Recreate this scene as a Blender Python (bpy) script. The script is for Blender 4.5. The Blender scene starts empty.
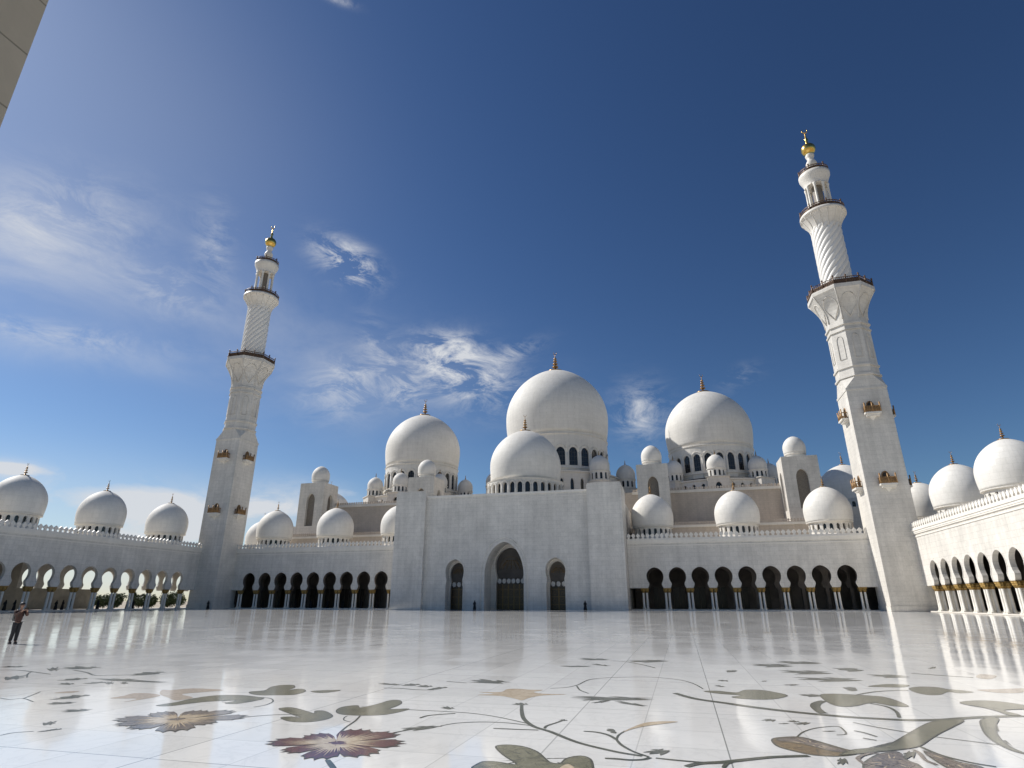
import bpy, math, random
from mathutils import Vector, Matrix
from mathutils.geometry import tessellate_polygon
random.seed(7)
C = bpy.context.scene
COL = C.collection
PI = math.pi
INLAY=[
('p','olive',0,((25.41,11.05),(25.52,11.2),(25.56,11.33),(25.37,11.78),(25.41,12.05),(25.63,12.11),(25.89,11.79),(25.99,11.44),(26.09,11.64),(26.27,11.57),(26.45,11.29),(26.46,10.93),(26.18,10.81),(25.88,10.73),(25.6,10.83))),
('p','olive',0,((25.78,10.38),(26.14,10.48),(26.23,10.17),(26.16,9.95))),
('p','olive',0,((26.53,11.4),(26.66,11.58),(26.98,11.71),(26.98,11.47),(26.81,11.27))),
('p','olive',0,((27.15,9.52),(27.25,9.68),(27.57,9.53),(27.95,9.29),(27.84,9.5),(27.96,9.54),(28.24,9.3),(28.38,9.09),(28.39,8.84),(28.24,8.64),(27.97,8.63),(27.67,8.84),(27.76,8.95),(27.96,8.93),(27.58,9.19))),
('p','olive',0,((28.13,9.66),(28.07,9.97),(28.22,10.15),(28.38,9.97),(28.49,10.35),(28.52,10.79),(28.68,10.83),(28.85,10.54),(28.9,10.2),(28.91,9.95),(29.2,10.08),(29.19,9.78),(29.05,9.47),(28.78,9.34),(28.54,9.31),(28.32,9.39))),
('l','vine',0.035,((28.75,9.29),(28.88,8.91),(28.98,8.49),(29.07,8.19))),
('l','vine',0.02,((28.86,8.81),(28.69,8.92),(28.59,9.1),(28.56,9.24))),
('p','maroon',0,((28.63,7.83),(28.57,8.03),(28.69,8.12),(28.87,8.08),(28.9,8.23),(29.07,8.19),(29.22,7.99),(29.33,7.81),(29.18,7.66),(28.98,7.63),(28.74,7.7))),
('p','maroon',0,((28.66,7.28),(28.59,7.56),(28.75,7.57),(28.96,7.51),(29.06,7.36),(29.14,7.14),(29.28,7.07),(29.32,6.97),(29.12,6.91),(28.91,6.95),(28.83,7.06),(28.85,7.15))),
('p','maroon',0,((29.39,6.88),(29.34,7.11),(29.44,7.1),(29.49,6.95),(29.62,6.9),(29.75,7.02),(29.74,7.14),(29.94,6.91),(29.94,6.83),(29.76,6.78),(29.55,6.79))),
('p','maroon',0,((29.22,7.99),(29.31,8.1),(29.5,8.11),(29.65,8.0),(29.74,7.82),(29.95,7.83),(30.15,7.66),(30.14,7.5),(30.0,7.47),(30.13,7.33),(30.15,7.09),(30.04,7.02),(29.88,7.05),(29.7,7.25),(29.54,7.57))),
('p','cream',0,((29.16,7.11),(29.22,7.44),(29.43,7.75),(29.51,7.91),(29.67,7.8),(29.59,7.68),(29.54,7.52),(29.66,7.24),(29.75,6.94),(29.68,6.88),(29.59,7.14),(29.48,7.02),(29.51,6.87),(29.34,7.24),(29.29,7.01))),
('p','cream',0,((28.92,7.69),(29.19,7.69),(29.05,7.94),(29.23,7.78),(29.38,7.72),(29.28,7.58),(29.08,7.52))),
('p','cream',0,((29.62,7.55),(29.77,7.61),(30.0,7.51),(29.83,7.48))),
('p','cream',0,((29.6,8.09),(29.68,8.24),(29.85,8.4),(29.82,8.1),(29.77,7.88))),
('l','vine',0.05,((29.79,8.3),(29.9,8.5),(30.01,8.71),(30.14,8.8),(30.26,8.88))),
('l','vine',0.07,((29.72,6.79),(29.97,6.5),(30.12,6.32))),
('p','mauve',0,((25.3,8.28),(25.27,8.49),(25.35,8.7),(25.71,8.69),(25.56,9.12),(25.8,9.3),(26.12,9.27),(26.21,9.05),(26.41,9.19),(26.74,9.04),(26.83,8.84),(26.68,8.65),(27.0,8.63),(26.87,8.43),(26.66,8.4),(26.91,8.18),(26.86,7.97),(26.84,7.75),(26.63,7.85),(26.41,7.85),(26.37,7.66),(26.25,7.34),(25.89,7.59),(25.77,7.93),(25.76,8.2),(25.54,8.2))),
('p','cream',0,((25.48,8.47),(25.79,8.48),(26.19,8.38),(26.49,8.19),(26.59,7.96),(26.47,7.87),(26.19,7.92),(26.06,8.21),(25.65,8.3))),
('p','cream2',0,((23.52,9.67),(23.49,9.97),(23.4,10.32),(23.81,10.34),(24.15,10.15),(24.18,9.75),(24.1,9.4),(24.02,9.76))),
('p','cream2',0,((23.76,10.84),(24.0,11.15),(24.75,11.11),(24.57,10.77),(24.38,10.43),(24.9,10.14),(24.86,9.79),(24.46,10.02),(23.98,10.32),(23.57,10.79))),
('p','olive',0,((24.95,9.26),(25.01,9.64),(24.98,10.06),(25.13,10.48),(25.61,10.61),(26.19,10.39),(26.22,10.1),(26.14,9.77),(25.9,9.77),(25.89,10.07),(25.52,9.86),(25.34,9.58),(25.21,9.28))),
('l','vine',0.03,((26.13,10.48),(26.36,10.4),(26.6,10.11),(26.7,9.77),(26.64,9.55))),
('p','dark',0,((20.67,12.79),(20.84,13.02),(20.93,13.23),(21.15,13.63),(21.31,13.04),(21.13,12.64))),
('p','dark',0,((20.95,11.86),(21.28,11.95),(21.73,11.92),(21.66,11.6))),
('l','vine',0.03,((26.99,8.67),(27.18,8.82),(27.46,9.04),(27.81,9.18))),
('p','dark',0,((17.83,12.85),(17.77,13.16),(17.34,13.69),(17.97,13.09),(18.21,12.68))),
('p','dark',0,((18.05,13.11),(17.64,13.63),(18.17,13.48),(17.91,13.84),(18.7,13.54),(18.42,13.21),(18.36,13.0))),
('p','dark',0,((20.04,11.31),(20.03,11.71),(20.21,11.89),(20.51,11.59),(20.46,11.28))),
('p','dark',0,((20.62,11.09),(20.67,11.28),(21.08,10.88),(20.98,10.85))),
('p','dark',0,((18.76,11.18),(18.39,11.66),(18.29,12.04),(18.77,11.76),(18.72,11.42),(19.0,11.0))),
('p','dark',0,((15.83,13.27),(15.86,13.51),(16.52,13.37),(16.26,13.13))),
('p','dark',0,((21.34,11.0),(21.15,11.4),(21.33,11.57),(21.4,11.19))),
('p','dark',0,((21.67,11.15),(21.4,11.59),(21.57,11.52),(21.81,11.13))),
('p','dark',0,((21.77,11.4),(21.75,11.63),(22.09,11.26))),
('p','dark',0,((20.51,11.84),(20.85,12.0),(21.81,11.94),(22.83,11.69),(21.99,11.63),(21.17,11.71))),
('l','vine',0.06,((18.5,13.15),(19.34,12.8),(20.07,12.39),(20.57,12.52),(20.91,12.86))),
('l','vine',0.06,((16.68,12.66),(17.26,12.74),(18.81,12.29))),
('l','vine',0.04,((18.93,11.64),(18.28,12.15),(17.85,12.58))),
('p','cream2',0,((21.89,9.91),(21.92,10.15),(22.13,10.25),(22.2,9.99))),
('p','dark',0,((22.53,9.3),(22.49,9.55),(22.57,9.92),(22.9,9.6),(22.85,9.39),(22.75,9.22))),
('p','dark',0,((23.05,8.64),(22.95,8.94),(23.39,9.13),(23.39,8.95),(23.26,8.75))),
('p','dark',0,((23.9,8.35),(24.01,8.57),(24.24,8.8),(24.31,8.59),(24.19,8.4))),
('p','dark',0,((24.69,7.37),(24.61,7.55),(24.58,7.78),(24.73,7.61),(24.8,7.4))),
('p','dark',0,((25.2,7.0),(25.14,7.21),(25.15,7.35),(25.24,7.18))),
('l','vine',0.03,((24.88,6.79),(24.88,6.96),(25.05,7.1))),
('l','vine',0.03,((21.55,9.17),(21.89,9.1),(22.0,9.25),(22.55,9.01))),
('l','vine',0.03,((22.0,9.25),(21.82,9.52),(21.47,9.98))),
('p','dark',0,((27.21,12.88),(27.51,12.84),(27.83,12.66),(27.67,12.51))),
('p','dark',0,((27.83,12.85),(27.84,13.13),(28.16,12.67),(28.08,12.51))),
('p','dark',0,((28.21,12.81),(28.25,12.99),(28.51,12.5),(28.45,12.36))),
('p','dark',0,((28.64,12.41),(28.64,12.88),(28.85,12.34),(28.75,12.24))),
('l','vine',0.05,((27.68,12.2),(28.02,12.24),(28.43,12.15),(28.77,12.2))),
('p','dark',0,((28.98,13.36),(28.94,14.03),(29.14,13.78),(29.44,13.57),(29.85,13.48),(29.57,13.18),(29.24,13.04))),
('l','vine',0.05,((28.53,13.53),(29.05,13.38))),
('p','cream',0,((29.71,12.17),(30.12,12.28),(30.14,12.69),(30.32,12.81),(30.61,12.75),(30.87,12.77),(30.75,12.45),(30.98,12.29),(31.42,12.32),(31.03,12.08),(30.85,11.76),(30.78,11.4),(30.62,11.55),(30.26,11.81),(29.81,11.79),(30.06,12.04))),
('p','dark',0,((30.73,11.09),(30.75,11.39),(30.91,11.13),(30.94,10.84),(30.87,10.87))),
('l','vine',0.075,((30.9,10.91),(31.06,10.29),(31.25,9.69),(31.51,9.2),(31.81,8.91),(32.13,8.52),(32.36,8.29),(32.69,8.06),(32.89,7.95),(33.09,7.88))),
('l','vine',0.045,((31.69,9.1),(31.68,9.28),(31.77,9.56),(31.84,9.8))),
('p','dark',0,((31.78,9.83),(31.82,9.91),(31.86,9.68),(31.82,9.69))),
('l','vine',0.03,((29.08,10.0),(29.38,9.99),(29.96,9.99),(30.4,9.93),(30.87,9.72),(31.43,9.34))),
('l','vine',0.03,((30.23,8.89),(30.4,9.15),(30.73,9.32),(31.1,9.34),(31.5,9.23))),
('p','dark',0,((29.83,8.43),(29.86,8.67),(30.03,8.8),(30.23,8.89),(30.1,8.65),(30.0,8.47),(29.88,8.32))),
('l','vine',0.05,((29.71,9.36),(29.74,9.56),(29.85,9.69),(30.09,9.87))),
('p','dark',0,((29.66,10.44),(29.75,10.46),(29.89,10.17),(29.82,10.11))),
('l','vine',0.045,((31.0,8.92),(31.33,8.94),(31.63,8.97))),
('p','olive',0,((31.35,7.88),(31.45,8.01),(31.67,7.97),(31.89,7.76),(32.08,7.41),(32.14,7.32),(32.25,7.31),(32.28,7.55),(32.41,7.7),(32.54,7.58),(32.62,7.22),(32.64,7.07),(31.51,6.77),(31.4,7.12),(31.53,7.2),(31.8,7.15),(31.55,7.51))),
('p','cream',0,((32.28,7.14),(32.33,7.3),(32.41,7.21),(32.46,7.02),(32.3,6.98))),
('p','dark',0,((30.41,19.66),(30.9,19.79),(31.44,19.49),(31.11,18.97),(30.71,19.02))),
('p','dark',0,((30.31,17.21),(30.69,17.67),(31.07,17.87),(31.18,17.44),(30.75,17.32))),
('p','dark',0,((31.05,18.34),(31.25,18.3),(31.59,17.55),(31.37,17.67))),
('p','dark',0,((32.02,19.01),(32.52,19.51),(33.18,19.85),(32.82,19.07),(32.35,18.45))),
('l','vine',0.06,((31.47,19.23),(31.92,19.09),(32.5,18.25),(32.84,17.54))),
('l','vine',0.04,((30.95,13.04),(31.22,13.24),(31.4,13.68),(31.5,14.57),(31.78,15.03),(32.43,15.4),(32.96,15.45),(33.48,15.11),(33.76,14.54),(33.93,13.79))),
('l','vine',0.04,((31.41,13.55),(31.57,12.96),(31.8,12.55))),
('p','dark',0,((31.54,11.84),(31.8,12.29),(32.16,12.43),(32.67,12.25),(33.06,12.06),(32.69,11.96),(32.25,12.14),(31.94,11.95))),
('p','dark',0,((31.82,11.57),(31.89,11.9),(32.17,12.12),(31.98,11.73))),
('p','dark',0,((32.05,11.33),(32.1,11.7),(32.31,11.95),(32.19,11.63),(32.1,11.38))),
('p','dark',0,((32.36,11.83),(32.59,11.74),(32.9,11.37),(32.94,11.21),(32.67,11.48),(32.42,11.66))),
('l','vine',0.06,((32.24,9.06),(32.42,9.04),(32.59,8.9),(32.72,8.66))),
('p','dark',0,((32.59,9.17),(32.65,9.22),(32.65,9.03),(32.65,8.81),(32.63,9.02))),
('l','vine',0.045,((32.72,8.66),(32.81,8.37),(32.98,8.06),(33.16,7.86))),
('l','vine',0.03,((32.72,8.66),(32.72,8.93),(32.78,9.23))),
('p','cream',0,((32.76,9.14),(32.87,9.54),(33.03,9.9),(33.26,10.06),(33.47,10.08),(33.31,9.91),(33.05,9.65),(32.88,9.4))),
('p','dark',0,((33.16,7.94),(33.21,8.04),(33.32,8.15),(33.33,8.41),(33.39,8.3),(33.38,8.15),(33.27,8.01),(33.23,7.84),(33.17,7.77))),
('l','vine',0.06,((32.69,7.66),(32.82,7.67),(32.97,7.66),(33.11,7.72),(33.18,7.83))),
('l','vine',0.05,((33.24,7.82),(33.47,7.78),(33.72,7.76),(33.94,7.78))),
('l','vine',0.17,((33.39,13.03),(33.61,12.61),(33.83,12.33),(34.24,12.04),(34.62,11.75),(35.1,11.47),(35.55,11.28),(36.0,11.15),(36.27,11.12),(36.77,11.11),(37.26,11.27),(37.68,11.53),(38.09,11.75),(38.6,11.96))),
('p','olive',0,((33.94,13.41),(34.18,13.55),(34.54,13.41),(34.73,13.82),(35.02,13.89),(35.24,13.67),(35.42,13.27),(35.21,12.84),(34.93,12.63),(34.59,12.63),(34.41,12.79),(34.6,13.05),(34.22,13.17))),
('p','dark',0,((35.65,13.31),(36.05,13.6),(36.07,13.38),(35.74,13.15))),
('p','olive',0,((36.03,13.48),(36.3,13.71),(36.59,13.7),(36.92,13.62),(37.1,13.52),(37.19,13.08),(37.18,12.48),(36.94,12.46),(36.78,12.73),(36.6,12.64),(36.33,12.28),(36.08,12.18),(35.98,12.57))),
('l','vine',0.16,((35.94,12.74),(35.77,12.42),(35.67,12.03),(35.65,11.54),(35.68,11.39))),
('p','dark',0,((35.37,18.94),(35.81,19.39),(35.98,18.74),(36.45,19.1),(36.38,18.63),(35.83,18.27),(35.56,18.41))),
('p','dark',0,((36.12,20.12),(36.67,20.48),(37.37,19.96),(36.84,19.43),(36.37,19.69))),
('p','dark',0,((35.88,17.4),(36.51,17.96),(36.73,17.52),(37.09,17.43),(36.68,16.86),(36.43,17.07),(36.16,17.25))),
('p','dark',0,((36.02,15.92),(36.51,16.31),(36.83,16.17),(37.44,16.19),(37.02,15.54),(36.52,15.35),(36.4,15.75))),
('p','dark',0,((37.36,18.35),(37.71,18.87),(38.01,18.45),(37.65,17.77),(37.4,17.81))),
('p','dark',0,((35.22,15.28),(35.34,15.56),(35.33,15.31),(35.24,15.11))),
('p','dark',0,((35.59,14.76),(35.81,15.01),(35.93,14.99),(35.69,14.68))),
('p','dark',0,((36.8,15.15),(36.74,14.66),(36.9,14.41),(36.69,14.4))),
('p','dark',0,((34.19,14.44),(34.26,14.51),(34.34,14.08),(34.25,14.19))),
('p','dark',0,((34.36,15.05),(34.47,15.69),(34.49,15.38),(34.4,14.92))),
('p','dark',0,((34.57,17.32),(34.85,17.27),(34.81,16.63),(34.71,16.97))),
('p','dark',0,((34.78,10.74),(34.87,10.67),(34.77,10.41),(34.71,10.42),(34.81,10.58))),
('p','dark',0,((35.05,10.65),(35.12,10.67),(35.13,10.45),(35.06,10.45))),
('p','dark',0,((34.86,10.27),(35.03,10.41),(34.97,10.29))),
('p','dark',0,((35.24,10.54),(35.33,10.56),(35.24,10.31),(35.1,10.25))),
('l','vine',0.03,((34.97,9.44),(35.11,9.8),(35.33,10.12),(35.63,10.32),(35.66,10.07),(35.62,9.78),(35.49,9.69))),
('p','dark',0,((35.35,9.87),(35.55,9.98),(35.45,9.86))),
('p','bronze',0,((34.64,9.2),(34.8,9.37),(35.01,9.43),(35.17,9.24),(35.31,9.0),(35.45,8.81),(35.61,8.9),(35.45,8.6),(35.23,8.45),(34.98,8.44),(34.79,8.59),(34.64,8.82))),
('p','mauve',0,((34.72,9.25),(35.0,9.39),(35.16,9.19),(35.29,8.93),(35.4,8.76),(35.27,8.66),(35.09,8.85),(34.94,9.04),(34.72,9.12))),
('l','vine',0.1,((33.57,7.53),(33.71,7.7),(33.96,7.83),(34.26,8.04),(34.54,8.22),(34.92,8.38))),
('l','vine',0.05,((33.95,7.58),(33.99,7.75),(34.05,7.84))),
('p','dark',0,((35.23,8.38),(35.29,8.44),(35.28,8.17),(35.26,8.2),(35.21,7.9),(35.19,7.97))),
('p','olive',0,((35.27,8.51),(35.48,8.82),(35.7,8.97),(35.93,9.17),(36.17,9.56),(36.52,10.18),(36.95,10.9),(37.26,11.25),(37.54,11.3),(37.2,10.72),(36.84,10.16),(36.58,9.72),(36.32,9.27),(36.07,9.02),(35.8,8.84),(35.55,8.67),(35.43,8.6))),
('p','olive',0,((37.81,11.4),(38.11,11.62),(37.83,11.01),(37.57,10.36),(37.41,9.8),(37.35,9.42),(37.36,9.12),(37.29,9.27),(37.29,9.58),(37.34,9.98),(37.5,10.57))),
('p','olive',0,((38.19,13.16),(38.49,13.44),(38.78,13.51),(38.97,13.38),(39.12,13.06),(39.03,12.74),(38.66,12.55),(38.51,12.39),(38.57,12.03),(38.41,11.95),(38.4,12.36),(38.34,12.67),(38.22,12.87))),
('p','olive',0,((37.96,14.94),(38.25,15.27),(38.55,15.28),(38.66,15.01),(38.84,14.93),(38.97,14.68),(38.67,14.46),(38.5,14.56),(38.21,14.12),(37.97,14.05),(37.88,14.39))),
('p','olive',0,((37.24,15.05),(37.71,15.53),(38.11,15.5),(37.89,15.1),(37.5,15.02))),
('p','dark',0,((37.79,17.09),(38.25,17.46),(38.65,17.15),(38.15,16.63),(37.9,16.69))),
('l','vine',0.1,((38.92,17.93),(39.23,17.76),(39.54,17.57),(40.01,17.36))),
('p','dark',0,((40.03,20.07),(40.11,19.95),(39.72,18.91))),
('p','cream2',0,((39.16,15.02),(39.6,15.26),(40.24,15.56),(39.97,14.96),(39.47,14.68))),
('p','cream2',0,((40.46,18.16),(40.68,17.88),(40.23,17.1),(40.08,17.38))),
('l','vine',0.05,((36.68,13.66),(37.1,14.17),(37.46,14.44),(37.83,14.58))),
('l','vine',0.06,((36.65,12.65),(36.82,12.35),(36.82,11.86),(36.7,11.3))),
('l','vine',0.03,((35.92,10.69),(36.16,10.38),(36.45,10.11),(36.74,9.87),(37.27,9.59))),
('l','vine',0.05,((36.31,9.22),(36.38,8.81),(36.56,8.52),(36.75,8.38))),
('p','mauve',0,((35.43,8.17),(35.69,8.63),(35.95,8.86),(35.93,8.61),(35.94,8.39),(35.98,8.25),(35.9,7.96),(35.4,7.82),(35.42,8.13))),
('p','mauve',0,((36.27,8.95),(36.38,8.81),(36.44,8.52),(36.59,8.35),(36.53,8.13),(36.26,8.12),(36.23,8.58))),
('p','dark',0,((36.16,9.05),(36.14,8.83),(35.98,8.47),(35.98,8.25),(35.93,8.42),(36.06,8.73))),
('l','vine',0.04,((35.78,10.04),(35.87,9.95),(35.97,9.71))),
('l','vine',0.04,((35.77,9.56),(35.9,9.46))),
('l','mauve',0.05,((35.47,8.49),(35.66,8.7),(35.76,8.57),(35.6,8.3),(35.52,8.35))),
('l','mauve',0.05,((35.73,8.64),(35.89,8.76),(35.86,8.52),(35.7,8.18),(35.64,8.23))),
('l','mauve',0.05,((35.96,8.78),(35.89,8.45),(35.94,8.28),(35.83,8.09))),
('l','mauve',0.05,((36.27,8.99),(36.35,8.73),(36.43,8.41),(36.47,8.28))),
('l','mauve',0.05,((36.23,8.77),(36.31,8.52),(36.31,8.27))),
('l','mauve',0.05,((35.49,8.15),(35.63,8.09),(35.78,8.27))),
('l','mauve',0.05,((35.53,8.58),(35.42,8.36),(35.44,8.11))),
('l','mauve',0.05,((36.17,9.01),(36.18,8.84),(36.13,8.51),(36.17,8.3))),
]

# ------------------------------------------------------------------ materials
def newmat(name):
    m = bpy.data.materials.new(name); m.use_nodes = True
    nt = m.node_tree; b = nt.nodes['Principled BSDF']
    return m, nt, b
def N(nt, t, **k):
    n = nt.nodes.new(t)
    for a, v in k.items(): setattr(n, a, v)
    return n
def math_n(nt, op, a, b=None, c=None):
    n = N(nt, 'ShaderNodeMath', operation=op)
    for i, v in enumerate((a, b, c)):
        if v is None: continue
        if isinstance(v, (int, float)): n.inputs[i].default_value = v
        else: nt.links.new(v, n.inputs[i])
    return n.outputs[0]
def mixcol(nt, fac, a, b, blend='MIX'):
    n = N(nt, 'ShaderNodeMix', data_type='RGBA', blend_type=blend)
    for s, v in ((n.inputs[0], fac), (n.inputs[6], a), (n.inputs[7], b)):
        if isinstance(v, (int, float)): s.default_value = v
        elif isinstance(v, tuple): s.default_value = (*v, 1)
        else: nt.links.new(v, s)
    return n.outputs[2]
def noise(nt, vec, scale, detail=4, rough=.55, dist=0):
    n = N(nt, 'ShaderNodeTexNoise'); n.inputs['Scale'].default_value = scale
    n.inputs['Detail'].default_value = detail; n.inputs['Roughness'].default_value = rough
    n.inputs['Distortion'].default_value = dist
    if vec is not None: nt.links.new(vec, n.inputs['Vector'])
    return n.outputs['Fac']
def ramp(nt, fac, p0, c0, p1, c1):
    n = N(nt, 'ShaderNodeMapRange'); n.clamp = True
    nt.links.new(fac, n.inputs[0]); n.inputs[1].default_value = p0; n.inputs[2].default_value = p1
    n.inputs[3].default_value = c0; n.inputs[4].default_value = c1
    return n.outputs[0]

def marble(name, base, mode='wall', bw=1.2, bh=.6, joint=.80, rough=.45, stain=.10, mort=.02):
    """stone cladding; wall: blocks laid along x+y / z, dome: rings around the local axis"""
    m, nt, b = newmat(name); L = nt.links
    if mode == 'wall':
        geo = N(nt, 'ShaderNodeNewGeometry'); pos = geo.outputs['Position']
        s = N(nt, 'ShaderNodeSeparateXYZ'); L.new(pos, s.inputs[0])
        u = math_n(nt, 'ADD', s.outputs[0], s.outputs[1]); v = s.outputs[2]
    else:
        tc = N(nt, 'ShaderNodeTexCoord'); pos = tc.outputs['Object']
        s = N(nt, 'ShaderNodeSeparateXYZ'); L.new(pos, s.inputs[0])
        u = math_n(nt, 'MULTIPLY', math_n(nt, 'ARCTAN2', s.outputs[1], s.outputs[0]), 24 * bw / (2 * PI))
        v = s.outputs[2]
    cv = N(nt, 'ShaderNodeCombineXYZ'); L.new(u, cv.inputs[0]); L.new(v, cv.inputs[1])
    br = N(nt, 'ShaderNodeTexBrick'); L.new(cv.outputs[0], br.inputs['Vector'])
    br.inputs['Scale'].default_value = 1; br.inputs['Brick Width'].default_value = bw
    br.inputs['Row Height'].default_value = bh; br.inputs['Mortar Size'].default_value = mort
    br.inputs['Mortar Smooth'].default_value = .3
    k = 1.0
    br.inputs['Color1'].default_value = (1, 1, 1, 1); br.inputs['Color2'].default_value = (.945, .945, .94, 1)
    br.inputs['Mortar'].default_value = (joint, joint, joint * .98, 1)
    n1 = noise(nt, pos, .22, 6, .6, .5); n2 = noise(nt, pos, 1.9, 6, .65, 1.5)
    mp = N(nt, 'ShaderNodeMapping'); mp.inputs['Scale'].default_value = (1.2, 1.2, .07); L.new(pos, mp.inputs[0])
    n3 = noise(nt, mp.outputs[0], 1.0, 5, .6)
    f = ramp(nt, n1, .3, 1 - stain, .7, 1.0)
    f = math_n(nt, 'MULTIPLY', f, ramp(nt, n2, .3, 1 - stain * .7, .65, 1.0))
    f = math_n(nt, 'MULTIPLY', f, ramp(nt, n3, .35, 1 - stain * .6, .62, 1.0))
    col = mixcol(nt, 1.0, br.outputs['Color'], base, 'MULTIPLY')
    cc = N(nt, 'ShaderNodeCombineXYZ')
    for i in range(3): L.new(f, cc.inputs[i])
    col = mixcol(nt, 1.0, col, cc.outputs[0], 'MULTIPLY')
    L.new(col, b.inputs['Base Color'])
    b.inputs['Roughness'].default_value = rough; b.inputs['Specular IOR Level'].default_value = .3
    bp = N(nt, 'ShaderNodeBump'); bp.inputs['Strength'].default_value = .35; bp.inputs['Distance'].default_value = .02
    L.new(br.outputs['Fac'], bp.inputs['Height']); bp.invert = True
    L.new(bp.outputs[0], b.inputs['Normal'])
    return m
def plain(name, col, rough=.5, metal=0, nscale=3, var=.25, spec=None):
    m, nt, b = newmat(name)
    tc = N(nt, 'ShaderNodeTexCoord')
    n = noise(nt, tc.outputs['Object'], nscale, 5, .6, .4)
    d = tuple(c * (1 - var) for c in col); e = tuple(min(1, c * (1 + var * .6)) for c in col)
    nt.links.new(mixcol(nt, ramp(nt, n, .3, 0, .7, 1), d, e), b.inputs['Base Color'])
    b.inputs['Roughness'].default_value = rough; b.inputs['Metallic'].default_value = metal
    if spec is not None: b.inputs['Specular IOR Level'].default_value = spec
    return m
WH = (.85, .80, .72)
M = {}
M['wall'] = marble('white_marble_cladding', WH, 'wall', 1.6, .8, .80, .5, .20, .026)
M['trim'] = marble('white_marble_trim', (.85, .80, .72), 'wall', 1.1, 6.0, .9, .45, .07)
M['dome'] = marble('white_marble_dome', (.86, .82, .75), 'dome', 1.2, .9, .84, .66, .10, .018)
M['drum'] = marble('white_marble_drum', WH, 'dome', 1.0, .9, .88, .45, .10)
M['beige'] = marble('beige_stone', (.66, .57, .48), 'wall', 1.0, .5, .80, .6, .16)
M['near'] = marble('beige_joint_cladding', (.56, .465, .34), 'wall', 1.5, 1.1, .55, .6, .10, .018)
M['column'] = plain('polished_white_column', (.76, .72, .64), .5, 0, 2, .08)
M['gold'] = plain('gilded_metal', (.80, .52, .14), .28, 1, 6, .25)
M['capital'] = plain('gilded_palm_capital', (.36, .225, .065), .45, .6, 14, .8)
M['rail'] = plain('dark_bronze_railing', (.15, .09, .055), .45, .3, 8, .4)
M['balcony_rail'] = plain('gilded_wood_balustrade', (.36, .21, .09), .5, .3, 8, .5)
M['inner'] = plain('inner_stone_shade_tone', (.17, .14, .115), .6, 0, .5, .45)  # dark brown colour stands in for the deep shade inside the arcades
M['innerlight'] = plain('arcade_stone_shade_tone', (.42, .38, .31), .6, 0, .5, .3)  # lighter shade tone painted on the left arcade interior
M['innerdark'] = plain('inner_shade_and_tympanum', (.10, .09, .08), .7, 0, .6, .35)  # interior shade painted into ceilings and right arcade; also the dark tympanum
M['glass'] = plain('dark_window_glass', (.018, .019, .021), .12, 0, 1, .4)
M['mullion'] = plain('window_mullion', (.07, .065, .06), .5, 0, 5, .3)
M['niche'] = plain('niche_lattice_and_core_shade', (.22, .19, .155), .6, 0, 9, .5)
M['door'] = plain('dark_carved_door', (.045, .030, .018), .3, .2, 5, .7)
M['doorgold'] = plain('antique_gold_grille', (.20, .13, .055), .4, .6, 9, .5)
M['petal'] = plain('white_carved_flower_panel', (.72, .70, .66), .4, 0, 3, .1)
M['finial'] = plain('bronze_gold_finial', (.38, .24, .11), .35, .8, 6, .3)
M['skin'] = plain('skin', (.33, .19, .13), .5, 0, 8, .1)
M['hair'] = plain('black_hair', (.02, .015, .012), .5, 0, 20, .3)
M['trousers'] = plain('dark_trouser_cloth', (.022, .022, .026), .8, 0, 10, .3)
M['shirt'] = plain('rust_brown_shirt_cloth', (.075, .035, .026), .8, 0, 10, .3)
M['robeblack'] = plain('black_robe_cloth', (.015, .015, .017), .85, 0, 6, .3)
M['robewhite'] = plain('white_robe_cloth', (.42, .42, .42), .8, 0, 6, .15)
M['bag'] = plain('dark_bag_leather', (.03, .022, .02), .5, 0, 9, .3)
M['phone'] = plain('black_phone_glass', (.01, .01, .012), .15, 0, 9, .1)
M['leaf'] = plain('shrub_foliage', (.045, .075, .025), .6, 0, 1.5, .6)
M['bark'] = plain('shrub_bark', (.12, .08, .05), .8, 0, 6, .4)
M['sand'] = plain('sandy_ground', (.42, .35, .26), .9, 0, .02, .25)

def spiral_mat():
    m, nt, b = newmat('white_marble_spiral'); L = nt.links
    b.inputs['Base Color'].default_value = (.80, .765, .705, 1); b.inputs['Roughness'].default_value = .45
    return m
M['spiral'] = spiral_mat()

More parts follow.
